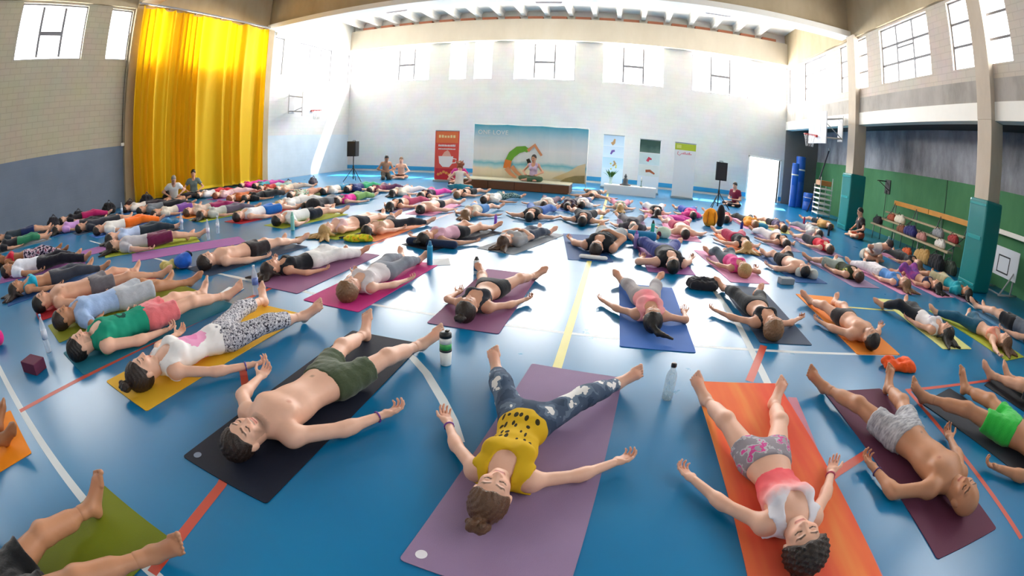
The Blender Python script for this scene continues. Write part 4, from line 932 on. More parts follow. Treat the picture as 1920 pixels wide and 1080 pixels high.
who('person in black sports bra and black shorts', 'mauve', 'rose mauve', near=((800, 606), (935, 627)), length=1.9, head=(876, 578), feet=[(905, 508), (1003, 513)], hands=[(857, 548), (988, 560)], sex='f', skin='mid', hair=('bun', 'dark'), top=('bra', '33363f'), bot=('mini', '1c1d22'), lod=1)
who('person in pink tank top and grey leggings', 'blue', 'royal blue', near=((1162, 650), (1305, 662)), length=1.85, head=(1224, 597), feet=[(1167, 522), (1230, 524)], hands=[(1133, 564), (1283, 585)], sex='f', skin='mid', hair=('pony', 'black'), top=('tank', 'pink_stripe'), bot=('capri', '9d979a'), lod=1)
who('person in black crop top and black leggings', 'slate', 'dark slate', near=((1425, 643), (1523, 648)), length=1.9, head=(1449, 612), feet=[(1357, 535), (1420, 545)], hands=[(1338, 580), (1503, 595)], sex='f', skin='mid', hair=('mop', 'lbrown'), top=('bra', '22242a'), bot=('capri', '22242a'), lod=1)
who('shirtless person in black shorts on the orange mat', 'orange', 'orange', near=((1607, 665), (1688, 666)), length=1.95, head=(1634, 634), feet=[(1520, 560), (1566, 562)], hands=[(1540, 603), (1652, 610)], sex='m', skin='mid', hair=('short', 'black'), top=None, bot=('mini', '2f2a2c'), lod=1, opts=dict(beard=1))
who('person in white printed shirt and black leggings', 'pale', 'pale yellow', near=((1768, 655), (1822, 655)), length=1.9, head=(1775, 622), feet=[(1657, 568), (1698, 565)], hands=[(1693, 592), None], sex='f', skin='mid', hair=('long', 'black'), top=('tank', 'white_violet_print'), bot=('leggings', '20232b'), lod=1, arm=20)
who('person in peach sports bra and blue leggings', 'lime', 'yellow green', head=(1885, 640), feet=[(1757, 582), (1816, 588)], hands=[(1876, 668), None], sex='f', skin='fair', hair=('long', 'chest'), top=('bra', 'ee9c86'), bot=('leggings', '1d5572'), lod=1, arm=42)
who('person in grey shirt and black shorts at the right edge', 'sky', 'pale blue', head=(6.85, 3.7, .12), feet=[(1832, 572), (1848, 578)], sex='m', skin='fair', hair=('short', 'lbrown'), top=('tee', '5d6674'), bot=('shorts', '1d1d24'), lod=1, arm=30)
who('person in grey shirt and maroon shorts', 'lime', 'green', head=(212, 461), feet=[(350, 441), (372, 438)], hands=[None, (298, 467)], sex='m', skin='fair', hair=('long', 'dark'), top=('tee', 'b9b6bd'), bot=('board', '6d1f48'), lod=1, arm=25)
who('person in pale blue shirt and black leggings, second row', 'charcoal', 'dark', head=(208, 446), heading=88, sex='f', skin='fair', hair=('long', 'black'), top=('tee', 'b2c3e4'), bot=('leggings', '27303a'), lod=2, arm=20, leg=10)
who('person in white shirt and orange trousers', 'blue', 'blue', head=(184, 431), heading=86, sex='m', skin='mid', hair=('short', 'dark'), top=('tee', 'dedbd8'), bot=('pants', 'f2701b'), lod=2, arm=18, leg=6)
who('person in lilac shirt near the grey wall', 'dblue', 'dark blue', head=(107, 430), heading=85, sex='f', skin='mid', hair=('long', 'black'), top=('tee', 'c494d2'), bot=('leggings', '23232c'), lod=2, arm=20, leg=9)
who('person in dark shirt beside the person in lilac shirt', 'slate', 'grey blue', head=(150, 427), heading=86, sex='m', skin='mid', hair=('short', 'black'), top=('tee', '232634'), bot=('board', '31343c'), lod=2, arm=18, leg=12)
who('person in black shirt and magenta trousers near the grey wall', 'charcoal', 'black', head=(-13.2, 4.2, .12), heading=84, sex='f', skin='fair', hair=('short', 'black'), top=('tee', '1d1b22'), bot=('pants', 'b51f62'), lod=2, arm=16, leg=8)
# ------------------------------------------------------------------ third row
F3 = 'third row of people lying on mats'
who('person in grey shirt with hands on the belly', 'grey', 'grey', head=(946, 451), feet=[(1012, 428), (1030, 432)], sex='f', skin='fair', hair=('long', 'brown'), top=('tee', 'a9a8aa'), bot=('leggings', '2e3a4e'), lod=1, plant=((-.07, .20, .245), (.08, .17, .245)))
who('broad person in black printed tank top on a blue mat', 'dblue', 'deep blue', near=((1065, 487), (1150, 492)), length=1.9, head=(1118, 465), feet=[(1135, 425), (1185, 432)], hands=[None, (1172, 460)], sex='m', skin='mid', hair=('short', 'dark'), top=('tank', 'black_grey_print'), bot=('board', '8a9296'), lod=1, build=1.1, plant=((-.06, .22, .27), None))
who('person in black tank top and violet blue trousers', 'purple', 'violet', near=((1215, 510), (1305, 517)), length=1.9, head=(1262, 496), heading=94, hands=[(1203, 484), (1297, 484)], sex='m', skin='fair', hair=('short', 'black'), top=('tank', '20222a'), bot=('pants', '3a478f'), lod=1, build=1.06, leg=18)
who('person in hot pink tank top and grey leggings', 'pink', 'pale pink', head=(1395, 504), feet=[(1332, 470), (1358, 472)], hands=[(1325, 487), (1418, 503)], sex='f', skin='mid', hair=('mop', 'blond'), top=('tank', 'e8529a'), bot=('leggings', '55626e'), lod=1)
who('shirtless person in black shorts with a pale cloth by the head', 'dblue', 'dark blue', head=(1508, 506), feet=[(1438, 474), (1460, 478)], hands=[(1443, 497), None], sex='m', skin='fair', hair=('short', 'black'), top=None, bot=('shorts', '1f2128'), lod=1, build=1.08)
who('person in olive striped tank top and grey shorts', 'lilac', 'lilac', head=(1610, 516), feet=[(1518, 482), (1565, 486)], hands=[(1547, 500), None], sex='m', skin='mid', hair=('short', 'brown'), top=('tank', 'olive_stripe'), bot=('board', '8f9a94'), lod=1, arm=28)
who('person in sky blue top and white trousers', 'pink', 'pink', head=(1697, 531), feet=[(1598, 492), (1622, 494)], hands=[(1642, 517), None], sex='f', skin='fair', hair=('long', 'lbrown'), top=('tank', '5b93d8'), bot=('pants', 'e3dde4'), lod=1, arm=24)
who('person in navy sports bra and violet leggings', 'pink', 'rosy pink', head=(1757, 536), feet=[(1682, 507), (1696, 508)], hands=[(1712, 526), None], sex='f', skin='mid', hair=('long', 'black'), top=('bra', '2c2f52'), bot=('capri', 'violet_tie'), lod=1, arm=24)
who('person in turquoise shirt near the nearest pillar', 'lilac', 'pale lilac', head=(6.92, 6.15, .12), heading=91, sex='f', skin='tan', hair=('long', 'black'), top=('tee', '1c9cab'), bot=('board', 'b8b08e'), lod=1, arm=24)
who('person in pink top and black shorts beside the blue bottle', 'navy', 'navy', head=(797, 446), feet=[(895, 425), (925, 424)], hands=[(772, 442), (886, 453)], sex='f', skin='mid', hair=('bun', 'black'), top=('tank', 'd8a8bc'), bot=('mini', '1b1d24'), lod=1)
who('shirtless person in grey shorts over black leggings', 'peach', 'orange', head=(690, 431), feet=[(738, 408), (800, 414)], hands=[None, (768, 425)], sex='f', skin='fair', hair=('spread', 'black'), top=('bra', 'c9a48c'), bot=('leggings', '23252f'), lod=1, arm=30)
who('person with long golden hair and black shorts', 'lime', 'yellow green', head=(612, 431), feet=[(718, 402), (738, 404)], hands=[None, (675, 424)], sex='f', skin='fair', hair=('spread', 'blond'), top=('bra', 'e7c2c4'), bot=('mini', '20222a'), lod=1, arm=26)
who('person in white shirt and black shorts beside the mint bottle', 'lime', 'lime green', head=(521, 412), feet=[(622, 392), (640, 394)], hands=[None, (570, 417)], sex='m', skin='fair', hair=('short', 'black'), top=('tee', 'e4e6e6'), bot=('shorts', '1d2330'), lod=1, arm=24)
who('person in white shirt and blue shorts on a red mat', 'red', 'red', head=(446, 405), heading=86, sex='m', skin='fair', hair=('short', 'dark'), top=('tank', 'e4e6ea'), bot=('board', '1f6ac0'), lod=2, arm=24, leg=8)
who('person in pale grey shirt and plum leggings', 'lime', 'olive', head=(378, 402), heading=86, sex='f', skin='mid', hair=('long', 'dark'), top=('tee', 'b8b9b2'), bot=('leggings', '5f5566'), lod=2, arm=24, leg=6)
who('person in magenta trousers beside two white bottles', 'orange', 'orange', head=(352, 397), heading=86, sex='f', skin='fair', hair=('short', 'brown'), top=('tee', 'c9b3a4'), bot=('pants', '8f1d58'), lod=2, arm=20, leg=6)
who('person in cream shirt and purple shorts, third row', 'blue', 'bright blue', head=(291, 400), heading=85, sex='f', skin='mid', hair=('long', 'black'), top=('tee', 'd8cfc0'), bot=('board', '7c4aa0'), lod=2, arm=20, leg=8)
who('person in grey shirt and black trousers, third row', 'slate', 'slate', head=(264, 394), heading=84, sex='m', skin='mid', hair=('short', 'black'), top=('tee', '6a7078'), bot=('pants', '1e1d22'), lod=2, arm=18, leg=8)
who('person in cream shirt nearest the grey wall, third row', 'dblue', 'dark blue', head=(236, 391), heading=84, sex='f', skin='mid', hair=('short', 'dark'), top=('tee', 'e2d9d2'), bot=('leggings', '2e2730'), lod=2, arm=18, leg=8)
# ------------------------------------------------------------------ fourth row and beyond
def far(label, head, top, bot, sex='f', skin='fair', hair=('short', 'dark'), mc=None, heading=90, arm=40, leg=13, **kw):
    who(label+', '+ROWN, mc, None if mc is None else mc, head=head, top=top, bot=bot, sex=sex, skin=skin, hair=hair, heading=heading, arm=arm, leg=leg, lod=2, group=ROWN, **kw)
ROWN = 'fourth row'
far('person in black top and blue trousers', (993, 405), ('tank', '23252b'), ('pants', '3d66b0'), 'm', 'mid', ('short', 'black'), 'sky', arm=62)
far('person in dark grey tank top with one knee out', (1092, 413), ('tank', '43434a'), ('shorts', '2b2d34'), 'm', 'mid', ('curly', 'black'), None, arm=64, leg=20)
far('person in charcoal shirt with grey hair', (1187, 426), ('tee', '45454f'), ('leggings', '5a5660'), 'f', 'fair', ('short', 'grey'), 'lilac', arm=52)
far('shirtless person on a pink mat', (1285, 437), None, ('shorts', 'c4506c'), 'm', 'fair', ('short', 'dark'), 'pink', arm=46)
far('blond person in black top and crimson shorts', (1400, 460), ('tank', '2a2e38'), ('board', 'b32a55'), 'f', 'fair', ('spread', 'blond'), 'peach', arm=50)
far('person in black sports bra and white trousers', (1474, 456), ('bra', '2a282c'), ('pants', 'e5dfe2'), 'f', 'mid', ('short', 'dark'), 'lilac', arm=42)
far('person in scarlet tank top and grey shorts', (1556, 466), ('tank', 'd3263f'), ('board', '3f4048'), 'f', 'fair', ('short', 'brown'), 'lilac', arm=32)
far('person in black tank top and dark leggings', (1722, 495), ('tank', '26252a'), ('leggings', '2a2c2f'), 'f', 'mid', ('long', 'lbrown'), 'pink', arm=32)
far('blond person in cream top and denim blue shorts', (874, 400), ('tank', 'e0d3c0'), ('shorts', '4f86c4'), 'f', 'mid', ('long', 'lbrown'), None, arm=50)
far('shirtless person in black shorts on a pink mat', (790, 391), None, ('mini', '1e2026'), 'm', 'fair', ('bun', 'black'), 'pink', arm=44)
far('person in black crop top and rose leggings', (733, 385), ('bra', '222228'), ('leggings', 'b04468'), 'f', 'mid', ('long', 'black'), 'lilac', arm=40)
far('person in hot pink top and green trousers', (632, 376), ('tank', 'e02f97'), ('pants', '6f9a54'), 'f', 'fair', ('curly', 'dark'), None, arm=36)
far('person in black shirt beside the black bag', (574, 386), ('tee', '2c2c31'), ('pants', '6b6f76'), 'm', 'fair', ('short', 'black'), 'grey', arm=36)
far('fair haired person in white shirt', (523, 383), ('tee', 'ebe9e6'), ('leggings', 'd5d3d2'), 'f', 'fair', ('long', 'fairblond'), None, arm=30)
far('person dressed in black from neck to ankle', (460, 371), ('tee', '17171b'), ('pants', '17171b'), 'f', 'tan', ('short', 'dark'), None, arm=28, leg=7)
far('person in orange shirt with arms wide', (432, 372), ('tee', 'c2622c'), ('board', '7c3326'), 'm', 'fair', ('short', 'red'), None, arm=44)
far('person in pale pink shirt', (405, 366), ('tee', 'ecc4c8'), ('pants', 'd8b0b4'), 'f', 'fair', ('short', 'red'), 'purple', arm=30)
far('person in white shirt and red trousers', (372, 366), ('tee', 'dcd9de'), ('pants', 'c41d2c'), 'f', 'fair', ('short', 'black'), None, arm=30)
ROWN = 'fifth row'
far('shirtless person behind the stage corner', (1110, 367), None, ('shorts', '33343c'), 'm', 'mid', ('short', 'dark'), None, arm=66)
far('person in white shirt with wide arms', (1091, 383), ('tee', 'ece8e6'), ('shorts', '3e4a7c'), 'f', 'fair', ('short', 'dark'), None, arm=60)
far('person in dark violet top and trousers', (1064, 386), ('tank', '3b2f44'), ('pants', '35303c'), 'f', 'dark', ('curly', 'black'), 'blue', arm=24)
far('person in cream shirt in front of the stage', (1020, 383), ('tee', 'e4dcd2'), ('leggings', '6a5466'), 'f', 'mid', ('short', 'dark'), None, arm=58)
far('person in pale yellow flowered top', (1163, 389), ('tank', 'sage_print'), ('leggings', 'd58ca4'), 'f', 'fair', ('long', 'blond'), None, arm=62)
far('person in black tank top and pale trousers', (1233, 398), ('tank', '26262b'), ('pants', 'd9d8da'), 'f', 'fair', ('long', 'black'), 'pink', arm=48)
far('person in bright pink shirt and blue shorts', (1300, 403), ('tee', 'e84f9c'), ('board', '3550b0'), 'f', 'mid', ('short', 'black'), None, arm=40)
far('person in salmon shirt behind the orange backpack', (1362, 410), ('tee', 'ee8f92'), ('leggings', '2c2634'), 'f', 'fair', ('short', 'dark'), None, arm=36)
far('person in amber shirt and dark shorts', (1416, 420), ('tee', 'f0a23a'), ('leggings', '2c2f30'), 'f', 'mid', ('short', 'lbrown'), 'pink', arm=38)
far('person in purple tank top', (1470, 427), ('tank', '5a4f74'), ('shorts', '2a2830'), 'f', 'mid', ('short', 'dark'), 'pale', arm=36)
far('person in grey printed shirt', (1536, 437), ('tee', 'c3c6c8'), ('leggings', '8d8f99'), 'f', 'fair', ('curly', 'dark'), 'pink', arm=34)
far('person in tan shirt and black shorts', (1556, 424), ('tee', 'd0a060'), ('shorts', '24252b'), 'm', 'mid', ('short', 'brown'), None, arm=28)
far('person in white shirt and checked leggings', (908, 373), ('tee', 'ece6df'), ('leggings', 'check_leg'), 'f', 'mid', ('short', 'dark'), None, heading=76, arm=60)
far('person in black crop top and black shorts', (857, 364), ('bra', '232127'), ('shorts', '222228'), 'f', 'mid', ('short', 'lbrown'), None, heading=86, arm=60)
far('person in black and magenta top', (790, 366), ('tank', '31203a'), ('leggings', 'd53aa2'), 'f', 'mid', ('long', 'black'), None, arm=60)
far('person in white top with dark hair', (737, 361), ('tee', 'e6dccf'), ('leggings', 'd7d5da'), 'f', 'fair', ('long', 'black'), None, heading=86, arm=36)
far('person in wine red clothes', (694, 356), ('tank', '7a3350'), ('leggings', '5a2c50'), 'f', 'fair', ('short', 'dark'), None, heading=87, arm=44)
far('person in navy shirt and green trousers', (651, 354), ('tee', '26356f'), ('pants', '2fa070'), 'm', 'fair', ('short', 'black'), None, heading=87, arm=36)
far('person in sage printed shirt', (545, 366), ('tee', 'sage_print'), ('leggings', 'c58f78'), 'f', 'fair', ('short', 'dark'), 'green', arm=30)
far('person in teal blue shorts', (607, 358), ('tee', 'd8d3cc'), ('board', '2c7ea6'), 'm', 'fair', ('short', 'black'), None, arm=30)
far('person in cream top with brown hair', (520, 355), ('tank', 'e3ceb8'), ('leggings', 'b8a89c'), 'f', 'fair', ('short', 'brown'), None, arm=30)
far('person in rust red top', (488, 354), ('tank', 'b03a30'), ('leggings', '8fb0ac'), 'f', 'mid', ('short', 'dark'), None, arm=30)
far('person in magenta shirt beside the curtain', (452, 348), ('tee', 'd01f86'), ('leggings', 'c02a8e'), 'f', 'mid', ('short', 'black'), None, arm=26)
far('person in teal shirt and magenta leggings', (478, 348), ('tee', '4d9aa8'), ('leggings', 'c24a9c'), 'f', 'mid', ('short', 'black'), None, arm=26)

place_people()

# ------------------------------------------------------------------ court lines painted on the floor
M_lw = mat('court_white', 'c8d0d4', 0.45, 0.05, spec=0.6); M_lr = mat('court_red', 'c2442c', 0.45, 0.08, spec=0.6); M_ly = mat('court_yellow', 'cfc65e', 0.45, 0.06, spec=0.6)
def strip(pts, w, m, z=0.0006):
    pts = [Vector((p_[0], p_[1], 0)) for p_ in pts]; L_ = []; R_ = []
    for i, q in enumerate(pts):
        d = (pts[min(i+1, len(pts)-1)]-pts[max(i-1, 0)]).normalized(); n = Vector((-d.y, d.x, 0)); L_.append(q+n*w/2); R_.append(q-n*w/2)
    n = len(pts); vs_ = [(v.x, v.y, z) for v in L_]+[(v.x, v.y, z) for v in R_]
    MB().poly(vs_, [(n+i, n+i+1, i+1, i) for i in range(n-1)]).build('court_line', m, floor)
def circle_pts(a, b, c, a0=None, a1=None, n=40):
    (x1, y1), (x2, y2), (x3, y3) = a, b, c
    d = 2*(x1*(y2-y3)+x2*(y3-y1)+x3*(y1-y2)); ux = ((x1*x1+y1*y1)*(y2-y3)+(x2*x2+y2*y2)*(y3-y1)+(x3*x3+y3*y3)*(y1-y2))/d; uy = ((x1*x1+y1*y1)*(x3-x2)+(x2*x2+y2*y2)*(x1-x3)+(x3*x3+y3*y3)*(x2-x1))/d
    return ux, uy, math.hypot(x1-ux, y1-uy)
px2 = lambda *q: [tuple(at(*a))[:2] for a in q]
strip([(-13.5, .30), (-0.5, .30)], .06, M_lw)
strip([(-3.56, .28), (-3.56, 9.5)], .06, M_lr, .0009)
strip([(-.30, 2.2), (-.30, 19.5)], .07, M_ly, .0009)
strip([(-9.5, 3.69), (3.2, 3.69)], .05, M_lw)
strip(px2((455, 690), (463, 740), (452, 800), (440, 860), (415, 910), (375, 960), (320, 1030), (285, 1075)), .06, M_lr, .0012)
strip(px2((730, 640), (775, 672), (800, 700), (830, 750), (850, 790), (862, 830)), .06, M_lw, .0009)
strip(px2((1340, 545), (1385, 610), (1435, 710), (1500, 850), (1560, 990)), .07, M_lw, .0009)
strip(px2((1432, 648), (1405, 715)), .07, M_lr, .0012)
strip(px2((1490, 950), (1530, 915), (1570, 885), (1625, 850)), .07, M_lr, .0012)
strip(px2((1485, 745), (1530, 860), (1600, 990), (1645, 1085)), .08, mat('court_faded_red', 'b8647c', .45, .1, spec=.6), .0009)
strip(px2((1700, 730), (1760, 800), (1840, 900), (1915, 1010)), .05, M_lr, .0012)
strip(px2((1700, 732), (1790, 722), (1862, 712)), .05, M_lr, .0015)
strip(px2((1590, 576), (1680, 583)), .05, M_ly, .0009)
strip(px2((1775, 540), (1800, 556), (1830, 580)), .05, M_lw, .0009)
strip(px2((400, 511), (446, 520), (519, 536), (575, 546)), .05, M_lw, .0012)

# ------------------------------------------------------------------ curtain
M_curt = mat('yellow_curtain_cloth', 'ffd91c', 0.7, 0.03, 3, 0.1, 30, sheen=0.3)
nt, N, p = nodes_of(M_curt); tl = N.new('ShaderNodeBsdfTranslucent'); tl.inputs['Color'].default_value = lin('ffe448')+(1,); mxs = N.new('ShaderNodeMixShader'); mxs.inputs[0].default_value = .5
o_ = [q for q in N if q.type == 'OUTPUT_MATERIAL'][0]; nt.links.new(p.outputs[0], mxs.inputs[1]); nt.links.new(tl.outputs[0], mxs.inputs[2]); nt.links.new(mxs.outputs[0], o_.inputs[0])
def curtain():
    root = empty('curtain', (-13.62, 10.3, 0.05)); tag(root, 'tall yellow curtain hanging in folds on the left wall', 'curtain')
    y0, y1, zt = 7.12, 13.62, 6.38; n = 420; rows = 18
    ph = 0; phs = []; q = random.Random(3)
    for i in range(n+1): phs.append(ph); ph += (0.20+.16*math.sin(i*.045+1)+.12*math.sin(i*.017))*1.05
    V = []; F = []
    for side in (0, 1):
        for j in range(rows+1):
            v = j/rows; z = .10+(zt-.10)*v
            for i in range(n+1):
                u = i/n; amp = .135*(1-.45*v)*(1 if v < .97 else .7); a = phs[i]+.5*math.sin(3*v+u*9)
                x = .06*math.sin(u*8+1)*(1-v)+amp*(math.sin(a)+.35*math.sin(2.3*a+1))
                yy = y0+(y1-y0)*u+.05*math.cos(a)*(1-.3*v)+(.18*(1-v)**2)*(-(u-.5))*.6
                zz = z-(.05+.04*math.sin(u*37))*(1 if v == 1 else 0)*abs(math.sin(u*math.pi*9))-(.10*u if v == 0 else 0)*0
                V.append((x+side*.006, yy-10.3, zz-.05))
    m = (rows+1)*(n+1)
    for side in (0, 1):
        for j in range(rows):
            for i in range(n):
                a = side*m+j*(n+1)+i; qd = (a, a+1, a+n+2, a+n+1); F.append(qd if side else qd[::-1])
    cl_ = quadmesh('cloth', V, F, M_curt, root)
    # hem band sewn along the bottom
    H_ = []; HF = []
    for side in (0, 1):
        for j in (0, 1):
            for i in range(n+1):
                b_ = V[(0 if j == 0 else 1)*(n+1)+i]; t_ = b_[2] if j == 0 else V[i][2]+.10
                H_.append((V[i][0]+(.012 if side else -.006), V[i][1], t_))
    mm = 2*(n+1)
    for side in (0, 1):
        for i in range(n):
            a = side*mm+i; qd = (a, a+1, a+n+2, a+n+1); HF.append(qd if side else qd[::-1])
    quadmesh('hem', H_, HF, mat('yellow_curtain_hem', 'fbd028', 0.75, .05), cl_)
    rail = empty('curtain_rail', (-13.62, 10.3, 6.46)); tag(rail, 'grey steel rail carrying the yellow curtain', 'curtain rail')
    ms = mat('galvanised_steel', '8f8f92', 0.4, .08, metal=.7)
    MB().box((-.03, -3.35, -.03), (.03, 3.4, .03), .006).build('track', ms, rail)
    for k in range(6): MB().box((-.33, -3.2+k*1.29, -.02), (0, -3.16+k*1.29, .02), .004).build('bracket', ms, rail)
    hk = MB().tube([(0, 0, -.03), (0, 0, -.10), (.02, 0, -.115)], .006, 6).mesh('hook'); hk.materials.append(ms)
    for k in range(24): link('hook', hk, None, rail, (0, -3.1+k*.27, 0))
curtain()
cb = empty('cable', tuple(on_x(237, 113, XL+.05))); tag(cb, 'thin grey cable hanging down the tan wall left of the curtain', 'cable')
c0 = on_x(237, 113, XL+.05); c1 = on_x(229, 268, XL+.05)
MB().tube([(0, 0, .9), (0, c1.y-c0.y, c1.z-c0.z)], .012, 6).build('wire', M_dark, cb); MB().box((0, c1.y-c0.y-.06, c1.z-c0.z-.1), (.06, c1.y-c0.y+.06, c1.z-c0.z), .01).build('switch_box', M_whitebeam, cb)

# ------------------------------------------------------------------ stage, backdrop, banners
M_wood = mat('brown_stage_board', '6e4428', 0.5, 0.15, 4); M_stop = mat('stage_top_cloth', 'ddd9bf', 0.8, 0.06)
st_ = empty('stage', (-3.4, 15.8, 0)); tag(st_, 'low stage with brown panelled front under the beach backdrop', 'stage')
MB().box((-1.85, -.95, .29), (1.85, .10, .33), .008).build('top', M_stop, st_)
MB().box((-1.80, -.88, 0), (1.80, .08, .29)).build('base', M_dark, st_)
for k in range(4): MB().box((-1.84+k*.922, -.93, .01), (-1.84+k*.922+.912, -.90, .288), .006).build('front_panel', M_wood, st_)
MB().box((1.81, -.90, .01), (1.84, .08, .288), .006).build('side_panel', M_wood, st_)
def flat(name, pts, m, parent, d=0.0):
    """a printed area: a thin sheet in the x-z plane of its parent, facing -y"""
    return MB().poly([(x, -d, z) for x, z in pts], [tuple(range(len(pts)))]).build(name, m, parent)
def print_mat(name, stops, axis=2, scale=1.0, off=0.0, dist=0.12):
    m = bpy.data.materials.new(name); m.use_nodes = True; nt, N, p = nodes_of(m)
    tc = N.new('ShaderNodeTexCoord'); sx = N.new('ShaderNodeSeparateXYZ'); nt.links.new(tc.outputs['Object'], sx.inputs[0])
    nz = N.new('ShaderNodeTexNoise'); nz.inputs['Scale'].default_value = 2.2; nz.inputs['Detail'].default_value = 6; nt.links.new(tc.outputs['Object'], nz.inputs['Vector'])
    a = N.new('ShaderNodeMath'); a.operation = 'MULTIPLY_ADD'; a.inputs[1].default_value = scale; a.inputs[2].default_value = off; nt.links.new(sx.outputs[axis], a.inputs[0])
    b = N.new('ShaderNodeMath'); b.operation = 'MULTIPLY_ADD'; b.inputs[1].default_value = dist; nt.links.new(nz.outputs['Fac'], b.inputs[0]); nt.links.new(a.outputs[0], b.inputs[2])
    r = ramp(nt, b.outputs[0], stops); nt.links.new(r.outputs[0], p.inputs['Base Color']); p.inputs['Roughness'].default_value = .7; p.inputs['Specular IOR Level'].default_value = .2
    return m
def text(body, size, m, parent, loc):
    """raised lettering, one part for each letter"""
    x = 0.0
    for ch in body:
        if ch == ' ': x += size*.34; continue
        cu = bpy.data.curves.new('letter', 'FONT'); cu.body = ch; cu.size = size; cu.extrude = .001
        o = bpy.data.objects.new('tmp', cu); COL.objects.link(o); dg = bpy.context.evaluated_depsgraph_get(); me = bpy.data.meshes.new_from_object(o.evaluated_get(dg)); bpy.data.objects.remove(o)
        link('letter', me, m, parent, (loc[0]+x, loc[1], loc[2]), (math.pi/2, 0, 0)); x += max(v.co.x for v in me.vertices)+size*.08
YBN = 15.95
b0, b1, b2 = on_y(890, 233, YBN), on_y(1104, 241, YBN), on_y(1101, 343, YBN)
BW = b1.x-b0.x; zt = (b0.z+b1.z)/2; zb = .30
bd = empty('backdrop_banner', ((b0.x+b1.x)/2, YBN, zb)); tag(bd, 'wide beach backdrop banner with a person in a backbend printed on it', 'banner')
BH = zt-zb; hw = BW/2
M_sky = print_mat('beach_print', [(0.0, 'd6cfb2'), (0.17, 'e8e2ce'), (0.22, 'bfe2e8'), (0.28, '7cc6d8'), (0.34, 'dcebf0'), (0.55, 'eaf1f5'), (0.75, 'cfe6f0'), (0.92, '86c8de'), (1.0, '4fb2d0')], 2, 1/BH, -.05, .10)
sh = MB(); nseg = 30
for i in range(nseg):
    x0 = -hw+BW*i/nseg; x1 = x0+BW/nseg; y0_ = .015*math.sin(i*.9); y1_ = .015*math.sin((i+1)*.9); t0 = BH-.03*abs(math.sin(i*.35)); t1 = BH-.03*abs(math.sin((i+1)*.35))
    sh.poly([(x0, y0_, 0), (x1, y1_, 0), (x1, y1_, t1), (x0, y0_, t0), (x0, y0_+.01, 0), (x1, y1_+.01, 0), (x1, y1_+.01, t1), (x0, y0_+.01, t0)], [(0,1,2,3),(7,6,5,4),(3,2,6,7),(4,5,1,0)])
bsheet = sh.build('sheet', M_sky, bd)
flat('printed_rock', [(hw*.42, .12), (hw*.98, .02), (hw*.98, .72), (hw*.85, .62), (hw*.7, .40)], print_mat('rock_print', [(0, '9a8a62'), (.5, 'c9b88e'), (1, 'dcd0ac')], 2, 1.2, 0, .5), bsheet, .03)
flat('printed_rock', [(hw*.55, .02), (hw*.98, .02), (hw*.98, .30), (hw*.8, .26), (hw*.65, .16)], mat('rock_print_dark', '8f8258', .8, .3, 8), bsheet, .034)
def blob(name, pts, w, m, parent, d):
    """printed limb: a band of changing width"""
    L_ = []; R_ = []
    for i, (x, z) in enumerate(pts):
        a = pts[max(0, i-1)]; b = pts[min(len(pts)-1, i+1)]; dx, dz = b[0]-a[0], b[1]-a[1]; n = math.hypot(dx, dz); L_.append((x-dz/n*w[i], z+dx/n*w[i])); R_.append((x+dz/n*w[i], z-dx/n*w[i]))
    k = len(pts)
    MB().poly([(x, -d, z) for x, z in L_+R_], [(k+i, k+i+1, i+1, i) for i in range(k-1)]).build(name, m, parent)
def bp(px, py):
    q = on_y(px, py, YBN); return (q.x-bd.location.x, q.z-zb)
M_pskin = mat('printed_skin', 'd99a72', .7, .1); M_pgreen = mat('printed_green', '6fae3c', .7, .1); M_porange = mat('printed_orange', 'e0813a', .7, .1); M_pblack = mat('printed_black', '2a2422', .7, .1)
blob('printed_torso', [bp(953, 302), bp(960, 290), bp(972, 281), bp(985, 279), bp(991, 283)], [.11, .13, .13, .10, .07], M_pgreen, bsheet, .04)
blob('printed_shorts', [bp(950, 316), bp(952, 308), bp(954, 300)], [.12, .13, .12], M_porange, bsheet, .042)
blob('printed_leg', [bp(968, 333), bp(957, 325), bp(950, 315)], [.04, .06, .09], M_pskin, bsheet, .044); blob('printed_leg', [bp(978, 330), bp(968, 322), bp(960, 312)], [.04, .06, .08], M_pskin, bsheet, .045)
blob('printed_arm', [bp(990, 283), bp(1003, 272), bp(1016, 292)], [.06, .06, .04], M_pskin, bsheet, .046); blob('printed_hair', [bp(990, 298), bp(994, 308)], [.06, .07], M_pblack, bsheet, .047)
tx0 = bp(897, 251); text('ONE LOVE', .22, mat('banner_white', 'f4f6f6', .7, .01), bsheet, (tx0[0], -.05, tx0[1]))
tx1 = bp(897, 257); flat('printed_line', [(tx1[0], tx1[1]-.02), (tx1[0]+1.1, tx1[1]-.02), (tx1[0]+1.1, tx1[1]+.02), (tx1[0], tx1[1]+.02)], mat('banner_pale_line', 'cfe6ee', .7, .01), bsheet, .05)
for e in (-1, 1): MB().tube([(e*hw, .18, -.28), (e*hw, .03, .1), (e*hw, .03, BH+.02)], .015, 8).build('pole', M_whitebeam, bd)
MB().tube([(-hw, .03, BH), (hw, .03, BH)], .012, 8).build('pole', M_whitebeam, bd)
MB().box((-hw, .16, -.30), (hw, .20, -.27)).build('floor_bar', M_whitebeam, bd)
